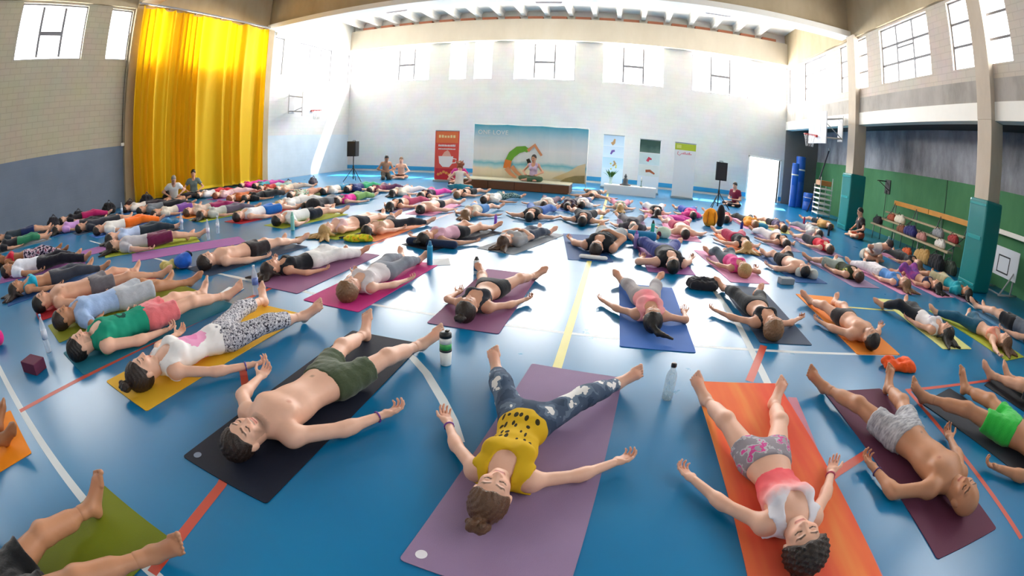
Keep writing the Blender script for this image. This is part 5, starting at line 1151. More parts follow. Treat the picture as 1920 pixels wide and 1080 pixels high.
def rollup(label, pa, pb, pbot, y, c, design):
    a, b, q = on_y(*pa, y), on_y(*pb, y), on_y(*pbot, y); w = b.x-a.x; h_ = (a.z+b.z)/2
    r_ = empty('roll_up_banner', ((a.x+b.x)/2, y, 0)); tag(r_, label, 'banner')
    s_ = MB().box((-w/2, -.004, .08), (w/2, .004, h_), .001).build('sheet', c, r_); MB().box((-w/2-.02, -.11, 0), (w/2+.02, .11, .08), .012).build('cassette', mat('banner_foot', '9aa6ab', .35, .05, metal=.5), r_)
    MB().box((-w/2, -.012, h_-.02), (w/2, .012, h_+.015), .004).build('top_bar', mat('banner_foot', '9aa6ab', .35, .05, metal=.5), r_); MB().tube([(0, .03, .08), (0, .03, h_)], .01, 6).build('support_pole', M_dark, r_)
    design(s_, w, h_); return r_
def rect(x0, z0, x1, z1): return [(x0, z0), (x1, z0), (x1, z1), (x0, z1)]
M_pw = mat('print_white', 'f3f1ee', .7, .01); M_ppale = mat('print_pale_yellow', 'f6dca0', .7, .02)
def d_red(r_, w, h_):
    flat('printed_panel', rect(-w*.46, h_*.76, w*.46, h_*.98), mat('print_orange', 'ea7a4a', .7, .04), r_, .008)
    flat('printed_panel', rect(-w*.46, .1, w*.46, h_*.26), mat('print_crimson', 'd0303f', .7, .1, 6), r_, .008)
    rr = random.Random(2)
    for (z, hh, n, m) in ((.86, .055, 6, M_ppale), (.69, .04, 11, M_pw), (.63, .025, 14, M_pw)):
        for k in range(n):
            x = (-.36+.72*(k+.1)/n)*w; flat('printed_letter', rect(x, h_*z, x+.72*w/n*.72, h_*z+h_*hh*(.75+.25*rr.random())), m, r_, .012)
    cup = [(-.34*w, h_*.50), (-.30*w, h_*.36), (-.16*w, h_*.29), (.12*w, h_*.29), (.24*w, h_*.36), (.28*w, h_*.50)]; flat('printed_cup', cup, M_pw, r_, .010)
    blob('printed_cup_handle', [(.25*w, h_*.46), (.40*w, h_*.45), (.38*w, h_*.38), (.22*w, h_*.37)], [.018]*4, M_pw, r_, .011)
    flat('printed_steam', [(-.2*w, h_*.50), (.2*w, h_*.50), (.12*w, h_*.58), (.04*w, h_*.62), (-.1*w, h_*.58)], mat('print_steam', 'efb6a4', .7, .05), r_, .009)
    for k in range(7):
        x = (-.4+.8*k/7)*w; z = h_*(.12+.06*rr.random()); flat('printed_fruit', [(x, z), (x+.06*w, z-.03), (x+.13*w, z), (x+.12*w, z+.07), (x+.03*w, z+.08)], mat('print_fruit', 'f0a050', .7, .1), r_, .011)
rollup('red roll up banner with a steaming white cup', (817, 245), (862, 245), (815, 337), 16.5, mat('print_red', 'e2564a', .7, .05), d_red)
M_wsheet = mat('banner_white_sheet', 'eceff0', .7, .02)
def d_blue(r_, w, h_):
    for (z0, z1, c1, c2) in ((.80, .99, 'a9c8e2', 'dfe9ef'), (.60, .79, 'c6d6e6', 'eaf0f2'), (.38, .58, 'bcd8e0', 'e6eef0')):
        flat('printed_photo', rect(-w*.48, h_*z0, w*.48, h_*z1), print_mat('photo_blue_%d' % int(z0*100), [(0, c2), (1, c1)], 2, 1/h_*3, -z0*3, .2), r_, .006)
    blob('printed_figure', [(-.1*w, h_*.83), (0, h_*.86), (.04*w, h_*.93)], [.07, .06, .03], mat('print_tan', 'c79a68', .7, .1), r_, .010); blob('printed_figure', [(-.12*w, h_*.64), (-.05*w, h_*.70), (.06*w, h_*.71)], [.03, .05, .04], mat('print_violet', '7d5aa0', .7, .1), r_, .010)
    blob('printed_figure', [(.0*w, h_*.42), (.12*w, h_*.47), (.04*w, h_*.52)], [.03, .05, .03], mat('print_tan', 'c79a68', .7, .1), r_, .010)
rollup('white roll up banner with pale blue beach photos behind the flower vase', (1132, 252), (1172, 255), (1131, 352), 18.6, M_wsheet, d_blue)
def d_green(r_, w, h_):
    flat('printed_photo', rect(-w*.48, h_*.76, w*.48, h_*.99), print_mat('photo_forest', [(0, 'a9bcb4'), (.5, '6f8a80'), (1, '3e5a52')], 2, 1.6, -2.4, .9), r_, .006)
    flat('printed_photo', rect(-w*.48, h_*.54, w*.48, h_*.75), mat('photo_pale_sea', 'cfe2e2', .7, .1, 3), r_, .006); flat('printed_photo', rect(-w*.48, h_*.33, w*.48, h_*.53), mat('photo_pale_sand', 'e2e8e2', .7, .1, 3), r_, .006)
    blob('printed_figure', [(-.1*w, h_*.60), (-.02*w, h_*.66), (.1*w, h_*.64)], [.05, .06, .03], mat('print_rose', 'cf4a62', .7, .1), r_, .010); blob('printed_figure', [(-.15*w, h_*.42), (.05*w, h_*.43), (.28*w, h_*.38)], [.05, .05, .03], mat('print_rust', 'b0603c', .7, .1), r_, .010)
rollup('white roll up banner with a dark forest photo at the top', (1200, 261), (1240, 263), (1200, 365), 17.6, M_wsheet, d_green)
def d_lime(r_, w, h_):
    flat('printed_panel', rect(-w*.49, h_*.87, w*.49, h_*.985), mat('print_lime', 'b9cc3a', .7, .05), r_, .006); flat('printed_panel', rect(-w*.42, h_*.90, -w*.2, h_*.96), mat('print_lime_light', 'd9e27a', .7, .03), r_, .008)
    for k in range(7): flat('printed_letter', rect((-.18+.07*k)*w, h_*.795, (-.18+.07*k+.05)*w, h_*(.815+.012*(k % 3))), mat('print_pink', 'e0909e', .7, .03), r_, .008)
    blob('printed_swirl', [(-.34*w, h_*.84), (-.36*w, h_*.79), (-.26*w, h_*.77), (-.2*w, h_*.80)], [.012]*4, mat('print_pink', 'e0909e', .7, .03), r_, .008)
rollup('white roll up banner with a lime green heading', (1266, 267), (1306, 270), (1264, 370), 17.1, M_wsheet, d_lime)
# ------------------------------------------------------------------ loudspeakers on stands
def speaker(label, slabel, foot, top_px, bot_px, wpx):
    f0 = Vector(foot); y = f0.y; zt_ = on_y(*top_px, y).z; zb_ = on_y(*bot_px, y).z; w = wpx; xc = f0.x
    s_ = empty('speaker_stand', (f0.x, f0.y, 0)); tag(s_, slabel, 'speaker stand')
    MB().tube([(0, 0, .10), (0, 0, zb_)], .02, 10).build('pole', M_dark, s_); MB().lathe([(.03, 0), (.034, .02), (.034, .10), (.028, .12)], 14, (0, 0, .52)).build('collar', M_dark, s_)
    for k in range(3):
        a = math.radians(90+120*k+20); MB().tube([(0, 0, .56), (.42*math.cos(a), .42*math.sin(a), .02)], .014, 8).build('leg', M_dark, s_); MB().tube([(0, 0, .18), (.24*math.cos(a), .24*math.sin(a), .26)], .008, 6).build('brace', M_dark, s_)
    b_ = empty('loudspeaker', (f0.x, f0.y, zb_)); tag(b_, label, 'loudspeaker'); hh = zt_-zb_; ms = mat('speaker_black', '1c1c1f', .5, .1, 8)
    cab = MB().poly([(-w/2, -.17, 0), (w/2, -.17, 0), (w/2*.7, .17, 0), (-w/2*.7, .17, 0), (-w/2, -.17, hh), (w/2, -.17, hh), (w/2*.7, .17, hh), (-w/2*.7, .17, hh)], [(3,2,1,0),(4,5,6,7),(0,1,5,4),(1,2,6,5),(2,3,7,6),(3,0,4,7)]).build('cabinet', ms, b_)
    MB().box((-w/2*.92, -.185, .03), (w/2*.92, -.168, hh-.03), .006).build('grille', mat('speaker_grille', '2a2a2e', .6, .2, 60), cab)
    MB().tube([(-.06, .02, hh), (-.06, .02, hh+.03), (.06, .02, hh+.03), (.06, .02, hh)], .01, 6).build('handle', ms, cab)
speaker('black loudspeaker on a stand in the far left corner', 'black tripod stand of the loudspeaker in the far left corner', (-9.75, 14.9, 0), (660, 265), (660, 293), .40)
speaker('black loudspeaker on a stand by the open door', 'black tripod stand of the loudspeaker by the open door', (3.42, 14.85, 0), (1351, 304), (1350, 338), .38)

# ------------------------------------------------------------------ people sitting
def seated(label, place, face, sex='f', skin='mid', hair=('short', 'dark'), top=('tee', '888888'), bot=('pants', '333333'), lod=2, lean=0.0, kneel=False, st=1.7, hands='knees', bow=0.0, opts=None):
    """cross-legged, or kneeling back on the heels; face: direction looked at, degrees"""
    root = empty('person', tuple(place), math.radians(face)+math.pi/2); k = st/1.72; z = np.array((0, 0, 1.0))
    b = math.radians(bow); t = nrm((lean, -math.sin(b), math.cos(b))); f = nrm(np.array((0, -1.0, 0))-t*(-t[1])); l = np.cross(t, f); hz_ = .115 if not kneel else .26
    J = dict(st=st, hs=k*1.1, t=t, l=l, f=f); hip = np.array((0, 0, hz_*k)); J['hip'] = hip; J['chest'] = hip+t*.35*k; J['neck'] = hip+t*.50*k; J['head'] = hip+t*.665*k+f*.03*k
    J['hy'] = nrm(t+f*.10); J['hz'] = nrm(f-J['hy']*(f@J['hy'])); J['hx'] = np.cross(J['hy'], J['hz'])
    J['sh'] = [J['chest']+t*.085*k+l*e*.165*k for e in (-1, 1)]; J['hp'] = [hip+l*e*.09*k for e in (-1, 1)]
    for q in ('kn', 'an', 'kf', 'ld', 'fd', 'big', 'el', 'wr', 'hd', 'hn', 'th'): J[q] = []
    J['curl'] = [.8, .8]
    for e in (0, 1):
        sg = (-1, 1)[e]
        if kneel: kn = np.array((sg*.14, -.36, .075))*k; an = np.array((sg*.11, .06, .06))*k; fd = nrm((0, .5, -.35)); ld = nrm((0, 1, .1))
        else: kn = np.array((sg*.34, -.26, .10))*k; an = np.array((-sg*.08, -.34-.05*e, .07))*k; fd = nrm((-sg*.8, -.35, .1)); ld = nrm((-sg*.7, -.3, -.35))
        J['kn'].append(kn); J['an'].append(an); J['kf'].append(np.array((0, -.3, .9))); J['ld'].append(ld); J['fd'].append(fd); J['big'].append(1)
        w = (np.array((sg*.22, -.25, .24)) if hands == 'knees' else np.array((sg*.07, -.22, .26)))*k
        if kneel: w = np.array((sg*.13, -.22, .36))*k
        el_, w = ik(J['sh'][e], w, .172*st, .15*st, np.array((sg*.8, .5, -.2))); J['el'].append(el_); J['wr'].append(w); hd_ = nrm(w-el_); J['hd'].append(hd_); hn = np.array((0, 0, 1.0)); J['hn'].append(nrm(hn-hd_*(hn@hd_))); J['th'].append(sg)
    make_person(root, J, sex, skin, hair, top, bot, lod, len(people), opts, 0.0); tag(root, label, 'person'); people.append(root); return root
def floor_at(px, py): q = at(px, py); return (q.x, q.y, 0.006)
seated('person in lilac top and green trousers sitting cross legged on the stage', (-2.85, 15.30, .333), -100, 'f', 'mid', ('short', 'dark'), ('tank', 'cdb9d6'), ('pants', '4f6a4e'), 1)
seated('shirtless person in dark trousers kneeling beside the far left loudspeaker', floor_at(722, 336), -50, 'm', 'tan', ('short', 'black'), None, ('pants', '4a4640'), 2, kneel=True, bow=22)
seated('pale shirtless person sitting cross legged next to the kneeling person', floor_at(752, 335), -80, 'm', 'fair', ('short', 'lbrown'), None, ('shorts', '5a3a30'), 2)
seated('person in dark red shirt sitting cross legged behind the right hand loudspeaker', floor_at(1378, 387), -140, 'm', 'fair', ('short', 'dark'), ('tee', '7d1f3c'), ('pants', '25222a'), 2, bow=10, hands='lap')
seated('person in bright pink top sitting at the left end of the stage', (-5.62, 15.55, .006), -60, 'f', 'fair', ('short', 'lbrown'), ('tee', 'd8479c'), ('pants', '3a2f3a'), 2, bow=12)
seated('person with auburn hair sitting up in front of the stage', (-5.05, 14.0, .006), 100, 'f', 'fair', ('long', 'red'), ('tank', 'e8e2da'), ('pants', '2f8ba0'), 2, bow=14)
seated('person in white shirt bowing forward over crossed legs, fourth row', floor_at(1622, 486), -60, 'm', 'mid', ('short', 'dark'), ('tee', 'e6e0d8'), ('board', 'b9b6ac'), 2, bow=58)
seated('person in dark shirt sitting up beside the far pillar', floor_at(1612, 448), 170, 'm', 'mid', ('short', 'dark'), ('tee', '2c2326'), ('board', 'b4492c'), 2, bow=8)
seated('person with black hair sitting up under the yellow curtain', (-12.85, 9.35, .006), -40, 'f', 'mid', ('curly', 'black'), ('tee', '6d7c7c'), ('pants', '33303a'), 2)
seated('person in white cap and shirt sitting up near the curtain', (-12.7, 8.35, .006), -30, 'm', 'mid', ('short', 'grey'), ('tee', 'dadcda'), ('board', '4a5a60'), 2, bow=25)

# ------------------------------------------------------------------ bottles, blocks, bags, cloths on the floor
def glassy(name, c, a=.7):
    m = bpy.data.materials.new(name); m.use_nodes = True; nt = m.node_tree; p = nt.nodes['Principled BSDF']; N = nt.nodes
    nz = N.new('ShaderNodeTexNoise'); nz.inputs['Scale'].default_value = 9; mr = N.new('ShaderNodeMapRange'); mr.inputs['To Min'].default_value = a-.06; mr.inputs['To Max'].default_value = a+.06; nt.links.new(nz.outputs['Fac'], mr.inputs['Value'])
    p.inputs['Base Color'].default_value = lin(c)+(1,); p.inputs['Roughness'].default_value = .08; p.inputs['Specular IOR Level'].default_value = .7
    tr = N.new('ShaderNodeBsdfTransparent'); tr.inputs['Color'].default_value = tuple(min(1, x*.25+.75) for x in lin(c))+(1,); mx = N.new('ShaderNodeMixShader'); o = [q for q in N if q.type == 'OUTPUT_MATERIAL'][0]
    nt.links.new(mr.outputs[0], mx.inputs[0]); nt.links.new(p.outputs[0], mx.inputs[1]); nt.links.new(tr.outputs[0], mx.inputs[2]); nt.links.new(mx.outputs[0], o.inputs[0]); return m
G_clear = glassy('clear_plastic', 'dfe8f2', .62); G_glass = glassy('clear_glass', 'd4e4ea', .70)
def solid(n, c): return mat('plastic_'+n, c, .35, .05, 8, spec=.5)
def bodyp(o): return [c for c in bpy.data.objects if c.parent == o and c.name.startswith('body')][0]
def bottle(label, base, top_, kind, c1, c2, c3=None, r_=None):
    q = at(*base); h_ = on_y(top_[0], top_[1], q.y).z; h_ = min(max(h_, .16), .36)
    o = empty('water_bottle', (q.x, q.y, .0015)); tag(o, label, 'bottle'); r_ = r_ or .037
    bodym = c1 if not isinstance(c1, str) else solid(c1, c1); capm = solid(c2, c2)
    if kind == 'pet':
        MB().lathe([(r_*.85, 0), (r_, .01), (r_, h_*.28), (r_*.93, h_*.31), (r_, h_*.34), (r_, h_*.64), (r_*.8, h_*.76), (r_*.36, h_*.89), (r_*.36, h_*.95)], 20).build('body', bodym, o)
        MB().lathe([(r_*1.015, h_*.36), (r_*1.015, h_*.60)], 20).build('label_band', solid(c3 or 'd7dcef', c3 or 'd7dcef'), bodyp(o))
        MB().lathe([(r_*.42, h_*.94), (r_*.42, h_), (0, h_)], 14).build('cap', capm, o)
    elif kind == 'glass':
        MB().lathe([(r_*.9, 0), (r_, .012), (r_*1.0, h_*.62), (r_*.82, h_*.74), (r_*.45, h_*.84), (r_*.42, h_*.92)], 20).build('body', bodym, o)
        MB().lathe([(r_*.80, .006), (r_*.9, .012), (r_*.9, h_*.16), (0, h_*.16)], 18).build('water', glassy('water_'+label[:12].replace(' ', '_'), 'cfe0e4', .75), o)
        MB().lathe([(r_*.46, h_*.90), (r_*.50, h_*.915), (r_*.50, h_*.98), (r_*.4, h_), (0, h_)], 14).build('cap', capm, o)
    elif kind == 'shaker':
        MB().lathe([(r_*.86, 0), (r_*.9, .005), (r_, h_*.42)], 20).build('body', bodym, o); MB().lathe([(r_*1.03, h_*.42), (r_*1.03, h_*.48)], 20).build('collar_ring', solid('24262a', '24262a'), bodyp(o))
        MB().lathe([(r_*.98, h_*.48), (r_*.98, h_*.66)], 20).build('grip_band', solid(c3, c3), bodyp(o)); MB().lathe([(r_*1.0, h_*.66), (r_*.96, h_*.84)], 20).build('shoulder', bodym, o)
        MB().lathe([(r_*1.02, h_*.83), (r_*.98, h_*.94), (r_*.75, h_*.97), (0, h_*.97)], 20).build('lid', capm, o); MB().box((-r_*.2, r_*.2, h_*.95), (r_*.45, r_*.8, h_), .004).build('spout', capm, o)
    else:
        MB().lathe([(r_*.88, 0), (r_, .01), (r_, h_*.74), (r_*.9, h_*.82)], 20).build('body', bodym, o); MB().lathe([(r_*.86, h_*.80), (r_*.72, h_*.86), (r_*.5, h_*.93), (r_*.42, h_), (0, h_)], 16).build('lid', capm, o)
        if c3: MB().lathe([(r_*1.015, h_*.22), (r_*1.015, h_*.50)], 20).build('label_band', solid(c3, c3), bodyp(o))
    return o
bottle('clear water bottle with blue label beside the paisley leggings', (481, 553), (478, 498), 'pet', G_clear, 'dfe3ee', '6f86c8')
bottle('clear water bottle standing beside the burgundy block', (92, 660), (78, 588), 'pet', G_clear, '7fa8d8', 'c9d3e4')
bottle('white shaker with black lid and green band', (836, 683), (836, 621), 'shaker', 'e9ece9', '1f2226', '3fae5a', .045)
bottle('empty glass bottle with black cap beside the orange mat', (1250, 748), (1262, 681), 'glass', G_glass, '1d2026', None, .040)
bottle('bright blue bottle at the end of the magenta mat', (806, 497), (806, 452), 'flask', '2a9ecb', '1d6f9e')
bottle('white bottle with black lid behind the rose mauve mat', (893, 514), (893, 481), 'flask', 'e6ebec', '1d2022', '2f6f94')
bottle('mint green bottle in the third row', (549, 432), (550, 398), 'flask', '9ad8c6', '7bbfae')
bottle('left one of two slim white bottles near the purple mat', (391, 450), (391, 410), 'pet', G_clear, 'e8eaf4', 'e6e4ee', .034)
bottle('right one of two slim white bottles near the purple mat', (409, 438), (409, 405), 'pet', G_clear, 'e8eaf4', 'e9e7f0', .034)
bottle('tall clear bottle beside the person in pale blue shirt', (341, 431), (339, 392), 'pet', G_clear, 'cfc6dc', 'e4dcec', .036)
bottle('clear bottle standing near the grey wall', (229, 405), (227, 362), 'pet', G_clear, 'dfe3ee', 'd6def0', .036)
bottle('purple bottle beside the blue bolster', (1191, 466), (1190, 432), 'flask', 'b39ad8', '7f5ab8')
bottle('teal bottle with black lid behind the blue bolster', (1222, 446), (1224, 413), 'flask', '2fb09c', '1d2024')
bottle('navy bottle in front of the amber shirt', (1390, 430), (1390, 414), 'flask', '2b2f86', '1f2258')
bottle('crimson bottle by the person in tan shirt', (1507, 420), (1507, 406), 'flask', 'c02450', '901838')
bottle('dark bottle standing at the head of the person in grey printed shirt', (1553, 442), (1556, 420), 'flask', '23252d', '15161a')
bottle('clear bottle near the gallery bench', (1663, 468), (1662, 440), 'pet', G_clear, 'cfd8ee', 'b9cdf0')
bottle('small violet bottle beside the pink top', (929, 420), (928, 402), 'flask', '9a5ac8', '7d3fae', None, .03)
def block(label, name, pc, size, c, rz, cat='yoga block'):
    q = at(*pc); o = empty(name, (q.x, q.y, .0015), math.radians(rz)); tag(o, label, cat); w, d, h_ = size
    MB().box((-w/2, -d/2, 0), (w/2, d/2, h_), .008).build('foam', mat('foam_'+c, c, .8, .08, 20, .2, 90), o)
    MB().box((-w/2-.001, -d/2+.03, h_*.45), (w/2+.001, d/2-.03, h_*.49)).build('seam', mat('foam_seam_'+c, c, .9, .3, 60), o); return o
block('burgundy foam yoga block on the floor at the left', 'yoga_block', (66, 694), (.24, .17, .10), '5d2440', 25)
block('grey foam yoga block beside the pale cloth', 'yoga_block', (1473, 532), (.24, .13, .09), '8f979c', 10)
def lump(name, label, cat, place, prims, c, h_=.02, rip=.004, rz=0.0, partname='cloth', m=None, extra=()):
    o = empty(name, place, rz); tag(o, label, cat); pts = np.array([q for p in prims for q in ((p[1]-.3, p[1]+.3) if p[0] == 'e' else (p[1]-.2, p[2]+.2, p[2]-.2, p[1]+.2))]); g = Grid(pts.min(0), pts.max(0), h_); F = grow(g, prims, .04, None, .08)
    if rip: F = ripple(g, F, rip, len(bpy.data.objects) % 7, None)
    F = clamp_floor(g, F, 0.0); r = nets(F.astype(np.float32), g); main = put(partname, [r], m or fabric(c, c), o)
    for (n_, pr, cc) in extra:
        F = clamp_floor(g, grow(g, pr, .02, None, .08), 0.0); r = nets(F.astype(np.float32), g)
        if r: put(n_, [r], fabric(cc, cc), main)
    return o
E3 = np.eye(3)
def fa(px, py, z=.0015): q = at(px, py); return (q.x, q.y, z)
def heap(seed, w, d, h_): 
    rr = random.Random(seed); return [ell((rr.uniform(-w, w)*.6, rr.uniform(-d, d)*.6, h_*rr.uniform(.2, .6)), E3, (w*rr.uniform(.3, .5), d*rr.uniform(.35, .6), h_*rr.uniform(.4, .7))) for _ in range(7)]
lump('crumpled_cloth', 'crumpled orange cloth at the end of the orange mat', 'cloth', fa(1681, 690), heap(1, .26, .12, .10), 'f0581c', .012, .006)
lump('crumpled_cloth', 'crumpled yellow and green towel beside the golden haired person', 'towel', fa(668, 452), heap(2, .30, .14, .10), None, .016, .006, m=pattern('yellow_towel', [(0, 'b8c022'), (.45, 'e0d82c'), (.55, 'e6b020'), (.62, '8aa020')], 9))
lump('rolled_mat', 'rolled navy mat behind the head of the person in pink top', 'rolled mat', fa(808, 463), [cone((-.36, 0, .06), (.36, .03, .06), .062, .062)], '22304e', .016, 0)
lump('bolster', 'blue bolster lying behind the violet mat', 'bolster', fa(1198, 451), [cone((-.22, 0, .09), (.24, 0, .09), .09, .09)], '1f78a8', .018, .001, extra=[('end_panel', [cone((.31, 0, .09), (.325, 0, .09), .05, .05)], 'c8906a')])
lump('shoulder_bag', 'black bag between the blue and the dark slate mats', 'bag', fa(1316, 541), [cone((-.14, .02, .055), (.14, 0, .055), .075, .075, np.array((0, 0, 1.0)), 1.2), cone((-.12, .05, .075), (.13, .04, .075), .06, .06), cone((-.13, -.06, .05), (.13, -.06, .05), .06, .06)], '23232a', .014, .008, extra=[('strap', [cone((-.16, -.05, .10), (0, -.02, .15), .014, .014), cone((0, -.02, .15), (.17, 0, .09), .014, .014)], '3a3a42')])
lump('head_cushion', 'white pillow under the head of the broad person', 'pillow', fa(1112, 487), [cone((-.17, 0, .035), (.17, 0, .035), .042, .042, np.array((0, 0, 1.0)), 1.3)], 'ecebea', .012, .002)
lump('backpack', 'orange backpack standing in front of the right hand loudspeaker', 'backpack', fa(1330, 424), [ell((0, 0, .20), E3, (.19, .13, .24)), ell((0, -.10, .13), E3, (.14, .07, .12))], 'f09a1c', .02, .004, extra=[('strap', [cone((-.08, -.13, .36), (-.10, -.16, .08), .018, .018), cone((.08, -.13, .36), (.10, -.16, .08), .018, .018)], 'b86a10')])
lump('black_bag', 'tall black bag leaning beside the orange backpack', 'bag', fa(1349, 424), [ell((0, 0, .24), E3, (.11, .12, .30))], '1d1b20', .02, .003)
lump('crumpled_cloth', 'magenta cloth lying in the fifth row', 'cloth', fa(1272, 414), heap(5, .34, .16, .12), 'd84aa8', .02, .005)
lump('crumpled_cloth', 'pale pink cloth beside the magenta cloth', 'cloth', fa(1250, 413), heap(6, .22, .14, .09), 'f0b4cc', .02, .005)
lump('pale_cloth', 'pale grey cloth draped by the head of a shirtless person', 'cloth', fa(1510, 520), heap(8, .20, .18, .16), 'c3c9c6', .018, .005)
lump('shoulder_bag', 'blue bag lying at the corner of the purple mat', 'bag', fa(344, 502), [ell((0, 0, .09), E3, (.16, .13, .10)), ell((.03, .06, .15), E3, (.10, .06, .06))], '1f5fc4', .018, .004, extra=[('flap', [ell((.03, .10, .17), E3, (.10, .04, .05))], '14203c')])
lump('crumpled_cloth', 'beige shirt lying next to the blue bag', 'cloth', fa(318, 505), heap(9, .17, .15, .12), 'cdbb6a', .018, .005)
lump('shoulder_bag', 'black bag between two rows beside a pale shirt', 'bag', fa(588, 398), [ell((0, 0, .14), E3, (.22, .15, .18))], '24242a', .02, .005)
lump('green_bag', 'pale green round bag behind the teal bottle', 'bag', fa(1243, 446), [ell((0, 0, .10), E3, (.15, .12, .12))], 'c9dcc8', .018, .004, extra=[('pocket', [ell((-.09, -.09, .08), E3, (.05, .04, .06))], '6a2a3c')])
lump('blue_cushion', 'blue cushion at the head of the amber shirt', 'cushion', fa(1427, 430), [ell((0, 0, .08), E3, (.20, .15, .09))], '2f86a8', .02, .003)
lump('crumpled_cloth', 'blue bundle of clothes beside the tall clear bottle', 'clothes', fa(315, 426), heap(11, .30, .2, .16), '2476a8', .022, .006)
lump('exercise_ball', 'small pink ball at the left edge of the floor', 'ball', fa(0, 648), [ell((0, 0, .085), E3, (.09, .09, .085))], 'd6207c', .012, 0, extra=[('band', [ell((0, 0, .135), E3, (.055, .055, .045))], '9ad0d6')])
q = at(433, 548); o = MB().box((-.11, -.14, 0), (.11, .14, .004)).box((-.105, -.13, .004), (.10, .135, .006)).build('paper_sheet', mat('paper_white', 'eef0f2', .8, .02), None, (q.x, q.y, .007), (0, 0, .3)); tag(o, 'white sheet of paper at the foot of the teal mat', 'paper')
q = at(822, 494); pc = empty('cloth_square', (q.x, q.y, .0015), .5); tag(pc, 'white folded paper beside the blue bottle', 'paper')
MB().poly([(-.15, -.1, 0), (.15, -.1, .0), (.15, .1, .04), (-.15, .1, .02), (-.15, -.1, .004), (.15, -.1, .004), (.15, .1, .044), (-.15, .1, .024)], [(3,2,1,0),(4,5,6,7),(0,1,5,4),(1,2,6,5),(2,3,7,6),(3,0,4,7)]).build('sheet', mat('paper_white', 'eef0f2', .8, .02), pc)
yoga_mat('long purple yoga mat with nobody on it', *(lambda a: (a.x, a.y))(at(352, 466)), 62, 'purple', 2.1, .62)
yoga_mat('violet mat corner beside the grey shirt and maroon shorts', *(lambda a: (a.x, a.y))(at(186, 468)), 85, 'purple', 1.2, .6)
# stage front and table with vase
vt = empty('low_table', tuple(at(1180, 366))); tag(vt, 'low white table carrying the flower vase', 'table')
MB().box((-.95, -.25, .30), (.95, .25, .34), .01).build('top', mat('white_cloth_top', 'e6e9ea', .8, .03), vt)
for sx_ in (-1, 1):
    for sy_ in (-1, 1): MB().box((sx_*.88-.03, sy_*.2-.03, 0), (sx_*.88+.03, sy_*.2+.03, .30), .004).build('leg', M_whitebeam, vt)
MB().box((-.94, -.262, .02), (.94, -.248, .31), .003).build('front_cloth', mat('white_cloth_top', 'e6e9ea', .8, .03), vt)
vz = vt.location; va = empty('flower_vase', (vz.x-.72, vz.y, .341)); tag(va, 'green leafy bouquet in a vase in front of the pale blue banner', 'vase')
MB().lathe([(.05, 0), (.06, .02), (.05, .14), (.07, .26)], 16).build('vase', glassy('vase_glass', 'cfe4dc', .5), va)
lf = MB(); rr = random.Random(4)
leafm = mat('leaf_green', '4f7a2c', .6, .2, 10)
for k in range(26):
    a = rr.uniform(0, 6.283); t_ = rr.uniform(.05, .34); L_ = rr.uniform(.18, .34); b0_ = Vector((.03*math.cos(a), .03*math.sin(a), .22)); tip = b0_+Vector((t_*math.cos(a), t_*math.sin(a), L_)); sd = Vector((-math.sin(a), math.cos(a), 0))*.035; mid = (b0_+tip)/2+Vector((0, 0, .04))
    MB().poly([b0_, mid-sd, tip, mid+sd, mid+Vector((0, 0, .012))], [(0, 1, 4), (1, 2, 4), (2, 3, 4), (3, 0, 4)]).build('leaf', leafm, va)
for k in range(4):
    a = rr.uniform(0, 6.283); MB().lathe([(0, 0), (.03, .02), (.035, .05), (0, .07)], 8, (.16*math.cos(a), .12*math.sin(a), .52+.06*k)).build('flower', mat('flower_yellow', 'e6dc7a', .7, .1), va)
fg = empty('statuette', (vz.x-.18, vz.y, .341)); tag(fg, 'small dark seated statuette on the white table', 'statuette'); ms_ = mat('statuette_grey', '5e6266', .6, .15, 9)
MB().lathe([(.16, 0), (.17, .03), (.10, .07), (.09, .14), (.10, .20), (.05, .26), (.045, .27)], 18).build('torso', ms_, fg); MB().lathe([(0, .26), (.05, .29), (.055, .33), (.03, .37), (.015, .41), (0, .42)], 16).build('head', ms_, fg); MB().box((-.2, -.1, -.0), (.2, .1, .03), .01).build('plinth', mat('statuette_base', '7d4a3c', .6, .1), fg)
cd_ = empty('candle_holder', (vz.x+.40, vz.y, .341)); tag(cd_, 'slim green candle holder on the white table', 'candle holder'); MB().lathe([(.06, 0), (.05, .02), (.015, .04), (.015, .2), (.04, .22)], 14).build('stem', mat('green_bronze', '6c8478', .5, .1), cd_); MB().lathe([(.025, .22), (.025, .34), (0, .345)], 12).build('candle', M_whitebeam, cd_)
# ------------------------------------------------------------------ gallery
M_plank = mat('varnished_plank', 'c98a2e', .45, .18, 5); M_bench = mat('worn_beige_plank', 'a8997c', .6, .12, 5); M_steel = mat('bench_steel', '7f868a', .4, .1, metal=.5)
bl = empty('bleacher', (9.0, 10.6, 0)); tag(bl, 'three tiered bench with a varnished top rail against the green wall', 'bench')
for (x, z, t_, m) in ((-.55, .42, .05, M_bench), (-.28, .62, .05, M_bench), (.02, .84, .05, M_bench)): MB().box((x-.12, -2.1, z), (x+.12, 2.1, z+t_), .008).build('plank', m, bl)
for k in range(2): MB().box((.20, -2.0+k*2.02, 1.13), (.26, -2.0+k*2.02+2.0, 1.27), .01).build('backrest_plank', M_plank, bl)
for k in range(4):
    y = -1.95+k*1.3
    MB().tube([(-.62, y, 0), (-.62, y, .42)], .018, 8).tube([(-.62, y, .42), (-.28, y, .60), (.05, y, .82), (.22, y, 1.2)], .018, 8).build('frame', M_steel, bl); MB().tube([(.25, y, 0), (.25, y, 1.2)], .018, 8).build('leg', M_steel, bl); MB().tube([(-.3, y, 0), (-.3, y, .62)], .018, 8).build('leg', M_steel, bl)
